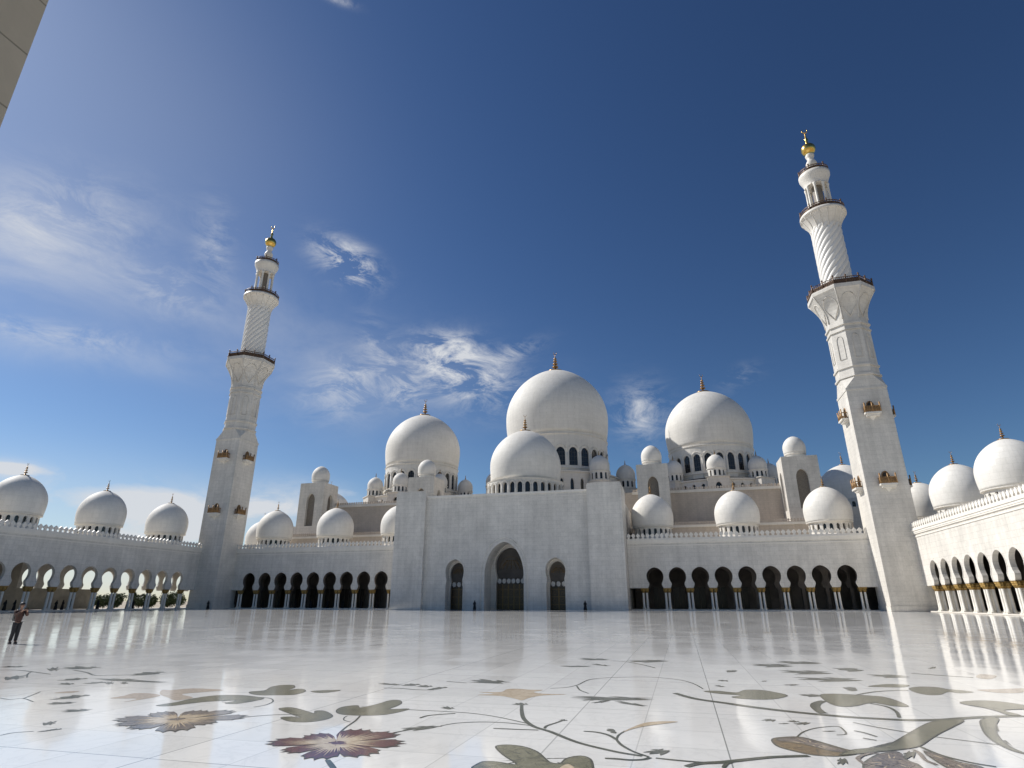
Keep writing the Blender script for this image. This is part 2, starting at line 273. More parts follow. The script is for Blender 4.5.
def floor_mat():
    m, nt, b = newmat('polished_white_marble_floor'); L = nt.links
    geo = N(nt, 'ShaderNodeNewGeometry'); pos = geo.outputs['Position']
    s = N(nt, 'ShaderNodeSeparateXYZ'); L.new(pos, s.inputs[0])
    def grid(axis, off, step, w):
        a = math_n(nt, 'ADD', s.outputs[axis], -off)
        a = math_n(nt, 'PINGPONG', a, step / 2)
        return ramp(nt, a, w * .5, 1, w, 0)
    big = math_n(nt, 'MAXIMUM', grid(0, 34.05, 6.3, .011), grid(1, 6.32, 8.4, .011))
    mid = math_n(nt, 'MAXIMUM', grid(0, 31.95, 12.6, .014), grid(1, 10.9, 8.4, .018))
    small = math_n(nt, 'MAXIMUM', grid(0, 34.05, 1.05, .010), grid(1, 6.32, 1.05, .010))
    # slab to slab tone
    sn = N(nt, 'ShaderNodeVectorMath', operation='SNAP'); sh = N(nt, 'ShaderNodeVectorMath', operation='ADD')
    sh.inputs[1].default_value = (-34.05 + 105, -6.32 + 105, .5); L.new(pos, sh.inputs[0]); L.new(sh.outputs[0], sn.inputs[0])
    sn.inputs[1].default_value = (1.05, 1.05, 10)
    wn = N(nt, 'ShaderNodeTexWhiteNoise'); L.new(sn.outputs[0], wn.inputs[0])
    n1 = noise(nt, pos, .35, 7, .6, .8); n2 = noise(nt, pos, 2.5, 7, .7, 1.6)
    vein = math_n(nt, 'ABSOLUTE', math_n(nt, 'SUBTRACT', noise(nt, pos, .9, 6, .62, 2.2), .5))
    v = ramp(nt, vein, 0, .93, .035, 1.0)
    f = math_n(nt, 'MULTIPLY', ramp(nt, n1, .3, .93, .7, 1.0), ramp(nt, n2, .3, .96, .7, 1.0))
    f = math_n(nt, 'MULTIPLY', f, v)
    f = math_n(nt, 'MULTIPLY', f, ramp(nt, wn.outputs[0], 0, .93, 1, 1.0))
    cc = N(nt, 'ShaderNodeCombineXYZ')
    for i in range(3): L.new(f, cc.inputs[i])
    col = mixcol(nt, 1.0, cc.outputs[0], (.885, .87, .835), 'MULTIPLY')
    col = mixcol(nt, math_n(nt, 'MULTIPLY', small, .60), col, (.45, .45, .43))
    col = mixcol(nt, math_n(nt, 'MULTIPLY', mid, .5), col, (.33, .34, .32))
    col = mixcol(nt, math_n(nt, 'MULTIPLY', big, .75), col, (.20, .21, .20))
    L.new(col, b.inputs['Base Color'])
    L.new(ramp(nt, n1, .3, FR[0], .7, FR[1]), b.inputs['Roughness'])
    b.inputs['IOR'].default_value = 1.5
    # polished slabs are never perfectly level: long soft undulation
    bp = N(nt, 'ShaderNodeBump'); bp.inputs['Strength'].default_value = FB; bp.inputs['Distance'].default_value = .02
    hh = math_n(nt, 'ADD', math_n(nt, 'MULTIPLY', noise(nt, pos, .8, 3, .5), 1.0), math_n(nt, 'MULTIPLY', wn.outputs[0], .0))
    L.new(hh, bp.inputs['Height'])
    # each slab lies a fraction of a degree off level
    nc = N(nt, 'ShaderNodeTexNoise'); nc.inputs['Scale'].default_value = 1.3; nc.inputs['Detail'].default_value = 3; L.new(pos, nc.inputs['Vector'])
    va = N(nt, 'ShaderNodeVectorMath', operation='SUBTRACT'); L.new(wn.outputs['Color'], va.inputs[0]); va.inputs[1].default_value = (.5, .5, .5)
    vb = N(nt, 'ShaderNodeVectorMath', operation='SCALE'); L.new(va.outputs[0], vb.inputs[0]); vb.inputs['Scale'].default_value = TILT
    vc = N(nt, 'ShaderNodeVectorMath', operation='ADD'); L.new(vb.outputs[0], vc.inputs[0]); L.new(bp.outputs[0], vc.inputs[1])
    vd = N(nt, 'ShaderNodeVectorMath', operation='NORMALIZE'); L.new(vc.outputs[0], vd.inputs[0])
    L.new(vd.outputs[0], b.inputs['Normal'])
    return m
FR = (.05, .11); FB = .10; TILT = .007
M['floor'] = floor_mat()
def inlay_mat(name, c, c2, sc=4):
    m, nt, b = newmat(name)
    geo = N(nt, 'ShaderNodeNewGeometry')
    n = noise(nt, geo.outputs['Position'], sc, 6, .7, 1.5)
    nt.links.new(mixcol(nt, ramp(nt, n, .35, 0, .65, 1), c, c2), b.inputs['Base Color'])
    b.inputs['Roughness'].default_value = .12
    return m
M['i_olive'] = inlay_mat('olive_marble_inlay', (.135, .13, .085), (.25, .235, .16))
M['i_dark'] = inlay_mat('grey_green_marble_inlay', (.075, .08, .062), (.16, .16, .13))
M['i_vine'] = inlay_mat('dark_green_vine_inlay', (.055, .062, .045), (.11, .115, .085))
M['i_maroon'] = inlay_mat('maroon_marble_inlay', (.055, .018, .02), (.17, .05, .045), 11)
M['i_mauve'] = inlay_mat('mauve_marble_inlay', (.11, .09, .09), (.30, .25, .20), 7)
M['i_cream'] = inlay_mat('cream_marble_inlay', (.46, .35, .22), (.66, .55, .40), 6)
M['i_cream2'] = inlay_mat('pale_pink_marble_inlay', (.45, .36, .28), (.62, .54, .44), 6)
M['i_bronze'] = inlay_mat('bronze_marble_inlay', (.16, .11, .065), (.30, .22, .12), 6)

# ------------------------------------------------------------------ mesh helpers
class MB:
    def __init__(s): s.v = []; s.f = []; s.m = []; s.sm = []
    def add(s, vs, fs, mat=0, smooth=False, T=None):
        o = len(s.v)
        s.v += [tuple(T @ Vector(q)) if T is not None else tuple(q) for q in vs]
        for f in fs: s.f.append(tuple(o + i for i in f)); s.m.append(mat); s.sm.append(smooth)
    def box(s, x0, x1, y0, y1, z0, z1, mat=0, T=None):
        vs = [(x, y, z) for x in (x0, x1) for y in (y0, y1) for z in (z0, z1)]
        s.add(vs, [(0, 1, 3, 2), (4, 6, 7, 5), (0, 4, 5, 1), (2, 3, 7, 6), (0, 2, 6, 4), (1, 5, 7, 3)], mat, False, T)
    def lathe(s, prof, n=32, mat=0, smooth=True, T=None, a0=0.0, cap=True, rfun=None):
        vs = []; fs = []; k = len(prof)
        for i in range(n):
            a = a0 + 2 * PI * i / n
            for j, (r, z) in enumerate(prof):
                rr = r if rfun is None else rfun(r, a, z)
                vs.append((rr * math.cos(a), rr * math.sin(a), z))
        for i in range(n):
            i2 = (i + 1) % n
            for j in range(k - 1): fs.append((i * k + j, i2 * k + j, i2 * k + j + 1, i * k + j + 1))
        if cap:
            if prof[0][0] > 1e-4: fs.append(tuple(i * k for i in range(n))[::-1])
            if prof[-1][0] > 1e-4: fs.append(tuple(i * k + k - 1 for i in range(n)))
        s.add(vs, fs, mat, smooth, T)
    def prism(s, pts, z0, z1, mat=0, T=None):
        n = len(pts)
        s.add([(x, y, z0) for x, y in pts] + [(x, y, z1) for x, y in pts],
              [tuple(range(n))[::-1], tuple(range(n, 2 * n))] + [(i, (i + 1) % n, n + (i + 1) % n, n + i) for i in range(n)], mat, False, T)
    def tube(s, pts, r, n=8, mat=0, T=None):
        vs = []; fs = []
        for i, q in enumerate(pts):
            q = Vector(q); a = Vector(pts[max(0, i - 1)]); b = Vector(pts[min(len(pts) - 1, i + 1)])
            d = (b - a).normalized(); u = d.orthogonal().normalized(); w = d.cross(u)
            rr = r[i] if isinstance(r, (list, tuple)) else r
            vs += [tuple(q + (u * math.cos(2 * PI * k / n) + w * math.sin(2 * PI * k / n)) * rr) for k in range(n)]
        for i in range(len(pts) - 1):
            for k in range(n):
                k2 = (k + 1) % n; fs.append((i * n + k, i * n + k2, (i + 1) * n + k2, (i + 1) * n + k))
        fs.append(tuple(range(n))[::-1]); fs.append(tuple((len(pts) - 1) * n + k for k in range(n)))
        s.add(vs, fs, mat, True, T)
    def mesh(s, name, mats):
        me = bpy.data.meshes.new(name); me.from_pydata(s.v, [], s.f)
        for m in mats: me.materials.append(M[m] if isinstance(m, str) else m)
        me.polygons.foreach_set('material_index', s.m); me.polygons.foreach_set('use_smooth', s.sm)
        me.validate(); me.update()
        return me
    def build(s, name, mats, parent=None, loc=None, fixn=True):
        if isinstance(mats, str): mats = [mats]
        me = s.mesh(name, mats)
        if fixn:
            import bmesh
            bm = bmesh.new(); bm.from_mesh(me); bmesh.ops.remove_doubles(bm, verts=bm.verts, dist=.0005)
            bmesh.ops.recalc_face_normals(bm, faces=bm.faces); bm.to_mesh(me); bm.free()
        return link(name, me, parent, loc)
def link(name, me, parent=None, loc=None, rotz=0):
    o = bpy.data.objects.new(name, me); COL.objects.link(o)
    if parent is not None: o.parent = parent
    if loc is not None: o.location = loc
    if rotz: o.rotation_euler = (0, 0, rotz)
    return o
def thing(name, label, cat, loc=(0, 0, 0), group=None, rotz=0):
    o = bpy.data.objects.new(name, None); COL.objects.link(o); o.location = loc; o.rotation_euler = (0, 0, rotz)
    o.empty_display_size = .5
    o['label'] = label; o['category'] = cat
    if group: o['group'] = group
    return o
def catmull(pts, closed, sub=4):
    n = len(pts); out = []
    rng = range(n) if closed else range(n - 1)
    for i in rng:
        g = (lambda k: pts[k % n]) if closed else (lambda k: pts[min(max(k, 0), n - 1)])
        p0, p1, p2, p3 = (Vector(g(i + d)) for d in (-1, 0, 1, 2))
        for t in range(sub):
            u = t / sub
            out.append(.5 * ((2 * p1) + (p2 - p0) * u + (2 * p0 - 5 * p1 + 4 * p2 - p3) * u * u + (3 * p1 - p0 - 3 * p2 + p3) * u ** 3))
    if not closed: out.append(Vector(pts[-1]))
    return out

# ---- arch outlines: list of (half width, z) from the springing floor up to the apex
def keyhole(zb, zcap, zneck, zc, hb, hn, hc, ztop, n=10):
    """straight legs up to zcap, ogee in to the neck, horseshoe bulb of half width hc centred zc, slightly pointed"""
    o = [(hb, zb), (hb, zcap)]
    for i in range(1, 5):
        t = i / 4; o.append((hb + (hn - hb) * (1 - (1 - t) ** 2), zcap + (zneck - zcap) * t))
    a0 = math.acos(min(1, hn / hc))
    for i in range(1, n + 1):
        a = -a0 + (a0 + PI / 2) * i / n
        if a <= 0: o.append((hc * math.cos(a), zc + (zc - zneck) * math.sin(a) / max(1e-6, math.sin(a0))))
        else:
            o.append((hc * math.cos(a) ** 1.0, zc + (ztop - zc) * (math.sin(a) * .93 + .07 * (a / (PI / 2)) ** 2)))
    o[-1] = (0, ztop)
    return o
def pointed(zb, zs, h, ztop, n=8):
    o = [(h, zb), (h, zs)]
    for i in range(1, n + 1):
        t = i / n; a = t * PI / 2
        o.append((h * math.cos(a) ** .92, zs + (ztop - zs) * (math.sin(a) * .9 + .1 * t * t)))
    o[-1] = (0, ztop)
    return o
def bay(mb, F, c, w, z0, z1, out, thick, mat=0, back=True, arch=0.0, archd=.06, matr=None):
    """wall bay with an arched hole. F(u, d, z) maps along-wall / depth / height to 3-D. d=0 front, d=thick back"""
    matr = mat if matr is None else matr
    L_, R_ = c - w / 2, c + w / 2
    def q(a, b, cc, dd, m=mat): mb.add([F(*a), F(*b), F(*cc), F(*dd)], [(0, 1, 2, 3)], m)
    zz = [(h, z) for h, z in out]
    for d in ([0, thick] if back else [0]):
        if zz[0][1] > z0 + 1e-4: q((L_, d, z0), (R_, d, z0), (R_, d, zz[0][1]), (L_, d, zz[0][1]))
        for (h0, a), (h1, b_) in zip(zz, zz[1:]):
            if b_ - a < 1e-6: continue
            q((L_, d, a), (c - h0, d, a), (c - h1, d, b_), (L_, d, b_))
            q((c + h0, d, a), (R_, d, a), (R_, d, b_), (c + h1, d, b_))
        zt = zz[-1][1]
        q((L_, d, zt), (c, d, zt), (c, d, z1), (L_, d, z1)); q((c, d, zt), (R_, d, zt), (R_, d, z1), (c, d, z1))
    for (h0, a), (h1, b_) in zip(zz, zz[1:]):
        for sg in (-1, 1):
            q((c + sg * h0, 0, a), (c + sg * h0, thick, a), (c + sg * h1, thick, b_), (c + sg * h1, 0, b_), matr)
    if zz[0][1] > z0 + 1e-4: q((c - zz[0][0], 0, zz[0][1]), (c + zz[0][0], 0, zz[0][1]), (c + zz[0][0], thick, zz[0][1]), (c - zz[0][0], thick, zz[0][1]), matr)
    if arch > 0:
        pts = []
        for i, (h, z) in enumerate(zz):
            a = Vector(zz[max(0, i - 1)]); b_ = Vector(zz[min(len(zz) - 1, i + 1)]); t = (b_ - a)
            nrm = Vector((t.y, -t.x)).normalized() if t.length > 0 else Vector((1, 0))
            if i == len(zz) - 1: nrm = Vector((0, 1))
            pts.append((h, z, max(0, h + nrm.x * arch) if i < len(zz) - 1 else 0, z + nrm.y * arch))
        for p0, p1 in zip(pts, pts[1:]):
            for sg in (-1, 1):
                A = [(c + sg * p0[0], -archd, p0[1]), (c + sg * p1[0], -archd, p1[1]), (c + sg * p1[2], -archd, p1[3]), (c + sg * p0[2], -archd, p0[3])]
                B = [(u, 0.0, z) for u, d, z in A]
                q(*A); q(A[2], A[3], B[3], B[2]); q(A[0], A[1], B[1], B[0])
def solid(mb, F, u0, u1, z0, z1, thick, mat=0):
    P = [F(u, d, z) for u in (u0, u1) for d in (0, thick) for z in (z0, z1)]
    mb.add(P, [(0, 1, 3, 2), (4, 6, 7, 5), (0, 4, 5, 1), (2, 3, 7, 6), (0, 2, 6, 4), (1, 5, 7, 3)], mat)

# ------------------------------------------------------------------ domes
def dome_prof(R, zb, zt, rb=.955, n=26):
    """slightly bulging, softly pointed dome from its cornice (zb) to its top (zt)"""
    zm = zb + (zt - zb) * .30; o = []
    for i in range(6):
        t = i / 6; o.append((R * (rb + (1 - rb) * math.sin(t * PI / 2)), zb + (zm - zb) * t))
    for i in range(n + 1):
        a = PI / 2 * i / n
        o.append((R * math.cos(a) ** 1.05, zm + (zt - zm) * (math.sin(a) * .93 + .07 * (i / n) ** 2.5)))
    o[-1] = (0.0, zt)
    return o
def finial_mb(h, w, n=12):
    """stacked gilded balls ending in a crescent; h total height, w base radius"""
    m = MB()
    pr = [(w * 1.9, -h * .03), (w * 1.95, h * .005), (w * 1.1, h * .025), (w * .6, h * .05), (w * .28, h * .10), (w * .22, h * .16)]
    for zc, r in ((.22, .85), (.37, .70), (.51, .55), (.63, .42)):
        for k in range(7):
            a = -PI / 2 + PI * k / 6; pr.append((max(w * .12, w * r * math.cos(a)), h * zc + h * .055 * math.sin(a)))
    pr += [(w * .1, h * .72), (w * .08, h * .84), (0, h * .86)]
    m.lathe(pr, n)
    cr = h * .075; pts = []; rad = []
    for k in range(13):
        a = math.radians(-240 + 300 * k / 12 + 60 - 90 + 30); pts.append((cr * math.cos(a), 0, h * .93 + cr * math.sin(a)))
        rad.append(w * (.03 + .07 * math.sin(PI * k / 12)))
    m.tube(pts, rad, 6)
    return m
def ringF(R):
    def F(u, d, z): a = u; return ((R - d) * math.cos(a), (R - d) * math.sin(a), z)
    return F
def drum_mb(R, z0, z1, n, zs, ztop, hw, thick, arch, mat=0, matin=1, mouldings=True, lip=None):
    m = MB(); F = ringF(R); w = 2 * PI / n
    out = pointed(zs, ztop - hw * 1.25, hw / R, ztop, 6)
    for i in range(n): bay(m, F, (i + .5) * w, w, z0, z1, out, thick, mat, False, arch / R * 1.0 if False else 0)
    m.lathe([(R - thick, z0), (R - thick, z1)], n * 2, matin, True, cap=False)
    if arch > 0:
        # raised interlaced arches running over every window
        for i in range(n):
            c = (i + .5) * w; k = 10; A = []
            for j in range(k + 1):
                a = PI * j / k
                A.append(((R + .0) * 1.0, c + (w * .5) * math.cos(a), (ztop - hw * 1.2) + (hw * 1.2 + arch * 2.2) * math.sin(a)))
            m.tube([((R + .02) * math.cos(t), (R + .02) * math.sin(t), z) for r, t, z in A], arch * .45, 5, mat)
        for i in range(n):
            t = i * w
            m.tube([((R + .02) * math.cos(t), (R + .02) * math.sin(t), z) for z in (z0 + .05, ztop - hw * 1.2)], arch * .5, 6, mat)
    return m
def add_dome(parent, loc, R, zb, zt, drumR, drum_z0, nwin, wz0, wz1, whw, fin_h, fin_w, label, thick=.5, arch=.0,
             window=False, seg=64, lip=.35, name='dome'):
    """dome (part) > drum, cornice, finial, window (sub-parts); z values are absolute"""
    m = MB(); m.lathe(dome_prof(R, zb, zt), seg)
    d = m.build(name, 'dome', parent, loc)
    if label: d['label'] = label
    dm = drum_mb(drumR, drum_z0, zb - lip, nwin, wz0, wz1, whw, thick, arch)
    dm.build('drum', ['drum', 'glass'], d)
    c = MB(); e = lip
    c.lathe([(drumR - .2, zb - e * 1.6), (drumR + e * .35, zb - e * 1.45), (drumR + e * .45, zb - e), (R * .93 + e * .75, zb - e * .75), (R * .93 + e * .8, zb - e * .1),
             (R * .93 + e * .35, zb + e * .05), (R * .93 - .3, zb + e * .1)], seg, 0, False, cap=False)
    if R > 7:
        c.lathe([(drumR - .1, wz0 - .9), (drumR + .28, wz0 - .85), (drumR + .28, wz0 - .5), (drumR - .1, wz0 - .42)], seg, 0, False, cap=False)
    c.build('cornice', 'drum', d)
    finial_mb(fin_h, fin_w).build('finial', 'finial', d, (0, 0, zt - .05))
    if window:
        w = 2 * PI / nwin; wm = MB()
        o = pointed(wz0, wz1 - whw * 1.25, whw, wz1, 6)
        poly = [(-h, z) for h, z in o] + [(h, z) for h, z in o[-2::-1]]
        x = drumR - thick * .55
        wm.add([(x, u, z) for u, z in poly], [tuple(range(len(poly)))], 0)
        for u in (-whw / 3, whw / 3): wm.box(x + .02, x + .08, u - .04, u + .04, wz0, wz1 - whw * .4, 1)
        for k in (.25, .5, .72): wm.box(x + .02, x + .09, -whw, whw, wz0 + (wz1 - wz0) * k - .04, wz0 + (wz1 - wz0) * k + .04, 1)
        me = wm.mesh('window', ['glass', 'mullion'])
        for i in range(nwin): link('window', me, d, (0, 0, 0), (i + .5) * w)
    return d
def turret_mesh(R, base_r, hb):
    """small cupola on an arcaded round base; origin at the base"""
    m = MB(); n = 12
    dm = drum_mb(base_r, 0, hb, n, .3, hb * .82, base_r * .13, .25, 0, 0, 1)
    m.v, m.f, m.m, m.sm = dm.v, dm.f, dm.m, dm.sm
    m.lathe([(base_r - .1, hb - .12), (base_r + .22, hb), (base_r + .22, hb + .18), (R * .9, hb + .26)], 32, 0, False, cap=False)
    m.lathe(dome_prof(R, hb + .2, hb + .2 + R * 1.62), 32, 0)
    m.lathe([(.28, 0), (.1, .3), (.2, .5), (.06, .7), (.12, .9), (.0, 1.5)], 8, 2, True, Matrix.Translation((0, 0, hb + .15 + R * 1.62)))
    return m.mesh('turret', ['dome', 'glass', 'finial'])

# ------------------------------------------------------------------ parapet with pointed merlons
def parapet(F, u0, u1, z, step=.86, h=1.0, thick=.28, d0=.1):
    m = MB()
    solid(m, lambda u, d, zz: F(u, d + d0 - .05, zz), u0, u1, z, z + .22, thick + .1)
    n = max(1, int(round(abs(u1 - u0) / step))); st = (u1 - u0) / n
    for i in range(n):
        c = u0 + (i + .5) * st; s = abs(st)
        pr = [(-.24 * s, 0), (-.20 * s, .25), (-.40 * s, .42), (-.40 * s, .64), (-.18 * s, .84), (0, 1.0), (.18 * s, .84), (.40 * s, .64), (.40 * s, .42), (.20 * s, .25), (.24 * s, 0)]
        k = len(pr)
        vs = [F(c + x, d0, z + .22 + y * (h - .22)) for x, y in pr] + [F(c + x, d0 + thick, z + .22 + y * (h - .22)) for x, y in pr]
        m.add(vs, [(0, 1, 9, 10), (1, 2, 3, 4, 6, 7, 8, 9), (4, 5, 6), (k, k + 10, k + 9, k + 1), (k + 1, k + 9, k + 8, k + 7, k + 6, k + 4, k + 3, k + 2), (k + 4, k + 6, k + 5)] +
              [(a, a + k, (a + 1) % k + k, (a + 1) % k) for a in range(k - 1)])
    return m
# ------------------------------------------------------------------ columns (shared meshes)
def col_mesh():
    m = MB()
    m.box(-.3, .3, -.3, .3, 0, .12)
    m.lathe([(.29, .12), (.30, .2), (.24, .27), (.27, .34), (.21, .42), (.205, 1.6), (.19, 3.0), (.185, 3.02)], 14)
    return m.mesh('column', ['column'])
def cap_mesh():
    m = MB()
    def rf(r, a, z): return r * (1 + .10 * math.cos(8 * a)) if .1 < z < .7 else r
    m.lathe([(.19, 0), (.24, .04), (.22, .1), (.30, .22), (.42, .40), (.36, .44), (.38, .5), (.47, .68), (.34, .74)], 32, 0, True, rfun=rf)
    m.box(-.37, .37, -.37, .37, .72, .84)
    return m.mesh('capital', ['capital'])
COLM, CAPM = col_mesh(), cap_mesh()
def column(parent, x, y, z=.15):
    c = link('column', COLM, parent, (x, y, z)); link('capital', CAPM, c, (0, 0, 2.98)); return c
PZ = 12.6
ARCH = keyhole(3.97, 4.02, 4.85, 6.12, 1.45, 1.17, 1.60, 7.78)
PITCH = 4.19
def arcade(name, label, axis, s, cs, ends, depth, facing, solid_outer, group, col_rows, beyond=None):
    """axis 'x': wall along X at y=122.5 facing -Y; axis 'y': wall along Y at x=s*72 facing the courtyard.
    cs arch centres along the wall, ends (u0,u1) of the wall; local depth d grows away from the courtyard"""
    t = thing(name, label, 'arcade', (0, 0, 0), group)
    if axis == 'x': F = lambda u, d, z: (u, 122.5 + d, z)
    else: F = lambda u, d, z: (s * (72.7 + d), u, z)
    cs = sorted(cs); u0, u1 = min(ends), max(ends)
    w = MB(); TH = .75 if axis == 'x' else .6
    for c in cs: bay(w, F, c, PITCH, 3.97, PZ, ARCH, TH, 0, True, .16, .05, 1 if axis == 'x' else 0)  # front arch reveals coloured dark in place of shade
    a, b = cs[0] - PITCH / 2, cs[-1] + PITCH / 2
    if u0 < a - .01: solid(w, F, u0, a, 3.97, PZ, TH)
    if u1 > b + .01: solid(w, F, b, u1, 3.97, PZ, TH)
    # panel moulding under the eaves
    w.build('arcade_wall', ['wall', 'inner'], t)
    k = MB()
    for z0, z1, pr in ((11.75, 11.95, .10), (12.25, 12.45, .16), (12.45, 12.75, .22), (12.75, 13.0, .32)):
        solid(k, lambda u, d, z: F(u, d - pr, z), u0, u1, z0, z1, pr + .002 + (.6 if z0 > 12.5 else 0))
    k.build('cornice', 'trim', t)
    parapet(F, u0, u1, 13.0, .93, 1.25, .22, -.2).build('parapet', 'trim', t)
    # roof, floor, outer wall, ceiling
    r = MB(); solid(r, F, u0, u1, PZ - .6, PZ, depth) if False else solid(r, lambda u, d, z: F(u, d + .752, z), u0, u1, 11.6, PZ + .1, depth - .75)
    r.build('roof', ['wall'], t)
    cl = MB(); solid(cl, lambda u, d, z: F(u, d + .76, z), u0 + .02, u1 - .02, 9.2, 9.6, depth - 1.9); cl.build('ceiling', ['innerdark' if axis == 'x' or s > 0 else 'inner'], t)  # ceiling colour darkened to stand for shade
    f = MB(); solid(f, lambda u, d, z: F(u, d - .35, z), u0, u1, 0, .15, depth + .35); f.build('plinth', 'trim', t)
    ow = MB()
    if axis == 'y': cs2 = cs + [cs[-1] + PITCH * (i + 1) for i in range(5)]
    else: cs2 = cs
    for c in cs2:
        if solid_outer(c): solid(ow, lambda u, d, z: F(u, d + depth - .6, z), c - PITCH / 2, c + PITCH / 2, .15, 11.6, .6, 1)
        else:
            if c < 104: solid(ow, lambda u, d, z: F(u, d + depth - .6, z), c - PITCH / 2, c + PITCH / 2, .15, 3.969, .6, 1)
            bay(ow, lambda u, d, z: F(u, d + depth - .6, z), c, PITCH, 3.97, 11.6, ARCH, .35, 0)
    if u0 < a - .01: solid(ow, lambda u, d, z: F(u, d + depth - .6, z), u0, a, .15, 11.6, .6, 1)
    b2 = cs2[-1] + PITCH / 2
    if axis == 'x':
        for c in cs: bay(ow, lambda u, d, z: F(u, d + 7.2, z), c, PITCH, 3.97, 9.19, ARCH, .8, 1, True, .14, .05, 1)
        for i in range(len(cs) + 1): solid(ow, lambda u, d, z: F(u, d + 7.3, z), cs[0] - PITCH / 2 + i * PITCH - .3, cs[0] - PITCH / 2 + i * PITCH + .3, .16, 3.96, .6, 1)
        for c in cs:
            # panelled doors along the back wall
            ow.box(c - 1.2, c + 1.2, 122.5 + depth - .75, 122.5 + depth - .601, .15, 4.4, 2)
            for e_ in (-1.2, 0, 1.2): ow.box(c + e_ - .07, c + e_ + .07, 122.5 + depth - .80, 122.5 + depth - .751, .15, 4.5, 1)
    if u1 > b2 + .01: solid(ow, lambda u, d, z: F(u, d + depth - .6, z), b2, u1, .15, 11.6, .6, 1)
    if axis == 'x':
        e = u0 if abs(u0) > abs(u1) else u1; sg = 1 if e > 0 else -1
        solid(ow, lambda u, d, z: F(u, d + 1.3, z), *sorted((e - sg * .05, e - sg * .45)), .15, 11.5, depth - 2, 1)
    ow.build('outer_wall', ['wall', 'innerlight' if (axis == 'y' and s < 0) else ('innerdark' if axis == 'y' else 'inner'), 'door'], t)  # inner tones imitate how deep the shade lies in each arcade
    # columns: pairs under every pier
    piers = [cs[0] - PITCH / 2 + i * PITCH for i in range(len(cs) + 1)]
    for pu in piers:
        for du in (-.33, .33):
            for d in col_rows:
                if not (u0 + .2 < pu + du < u1 - .2): continue
                x, y, _ = F(pu + du, d, 0); column(t, x, y)
    return t, F
# ================================================================== SETTING
g = MB(); g.add([(-3000, -3000, -.05), (3000, -3000, -.05), (3000, 3000, -.05), (-3000, 3000, -.05)], [(0, 1, 2, 3)])
o = g.build('ground', 'sand'); o['kind'] = 'structure'
g = MB(); g.add([(-71.6, -50, 0), (71.6, -50, 0), (71.6, 122.1, 0), (-71.6, 122.1, 0)], [(0, 1, 2, 3)])
FLOOR = g.build('courtyard_floor', 'floor'); FLOOR['kind'] = 'structure'
mm = [a for k_, c_, w_, p_ in INLAY if c_ == 'maroon' for a in p_]
FLOWER = (sum(a[0] for a in mm) / len(mm), sum(a[1] for a in mm) / len(mm))
M['i_edge'] = inlay_mat('dark_edge_inlay', (.06, .06, .045), (.11, .11, .085))
def flower(cx, cy, R_, n, mat, seed, squash=1.0, rot=0.0):
    rnd = random.Random(seed); zf = .0046
    fo = []
    petals = []
    for i in range(n):
        a0 = rot + 2 * PI * i / n + rnd.uniform(-.06, .06); L_ = R_ * rnd.uniform(.82, 1.06); hw = PI / n * rnd.uniform(.96, 1.10)
        m = MB(); pts = [(cx, cy)]
        K_ = 26
        for k in range(K_ + 1):
            t = k / K_ * 2 - 1
            sc = 1 - .13 * abs(math.sin(t * 2.5 * PI)) ** .6
            r = L_ * (1 - abs(t) ** 4.5 * .40) * sc; a = a0 + hw * t * (1.0 if abs(t) < .8 else .96)
            pts.append((cx + r * math.cos(a), cy + squash * r * math.sin(a)))
        v3 = [Vector((x, y, 0)) for x, y in pts]
        z_ = zf + i * .00004
        m.add([(x, y, z_) for x, y in pts], [tuple(t) for t in tessellate_polygon([v3])])
        o = m.build('petal_inlay', mat, FLOOR); fo.append(o)
        d = MB()
        for k in range(9):
            t = -.8 + 1.6 * k / 8 + rnd.uniform(-.06, .06); a = a0 + hw * t; l0, l1 = L_ * rnd.uniform(.10, .2), L_ * rnd.uniform(.55, .86) * (1 - .2 * abs(t))
            w = .020 * R_ * rnd.uniform(.8, 1.5); ux, uy = math.cos(a), math.sin(a); zz = z_ + .0006 + k * .000002
            d.add([(cx + ux * l0 - uy * w, cy + squash * (uy * l0 + ux * w), zz), (cx + ux * l0 + uy * w, cy + squash * (uy * l0 - ux * w), zz), (cx + ux * l1, cy + squash * uy * l1, zz)], [(0, 1, 2)])
        # dark rim
        q2 = pts[1:]; vs = []
        for k, (x, y) in enumerate(q2):
            vs += [(x, y, zf + .0008 + i * .00001), (cx + (x - cx) * .965, cy + (y - cy) * .965, zf + .0008 + i * .00001)]
        d.add(vs, [(2 * k, 2 * k + 1, 2 * k + 3, 2 * k + 2) for k in range(len(q2) - 1)], 1)
        fo.append(d.build('vein_inlay', ['i_cream', 'i_edge'], o))
    for o in fo:
        for pol in o.data.polygons:
            if pol.normal.z < 0: pol.flip()
flower(29.39, 7.55, .88, 8, 'i_maroon', 5, 1.0, .2); flower(26.26, 8.32, .98, 9, 'i_mauve', 8, 1.0, .5)
boxes = []
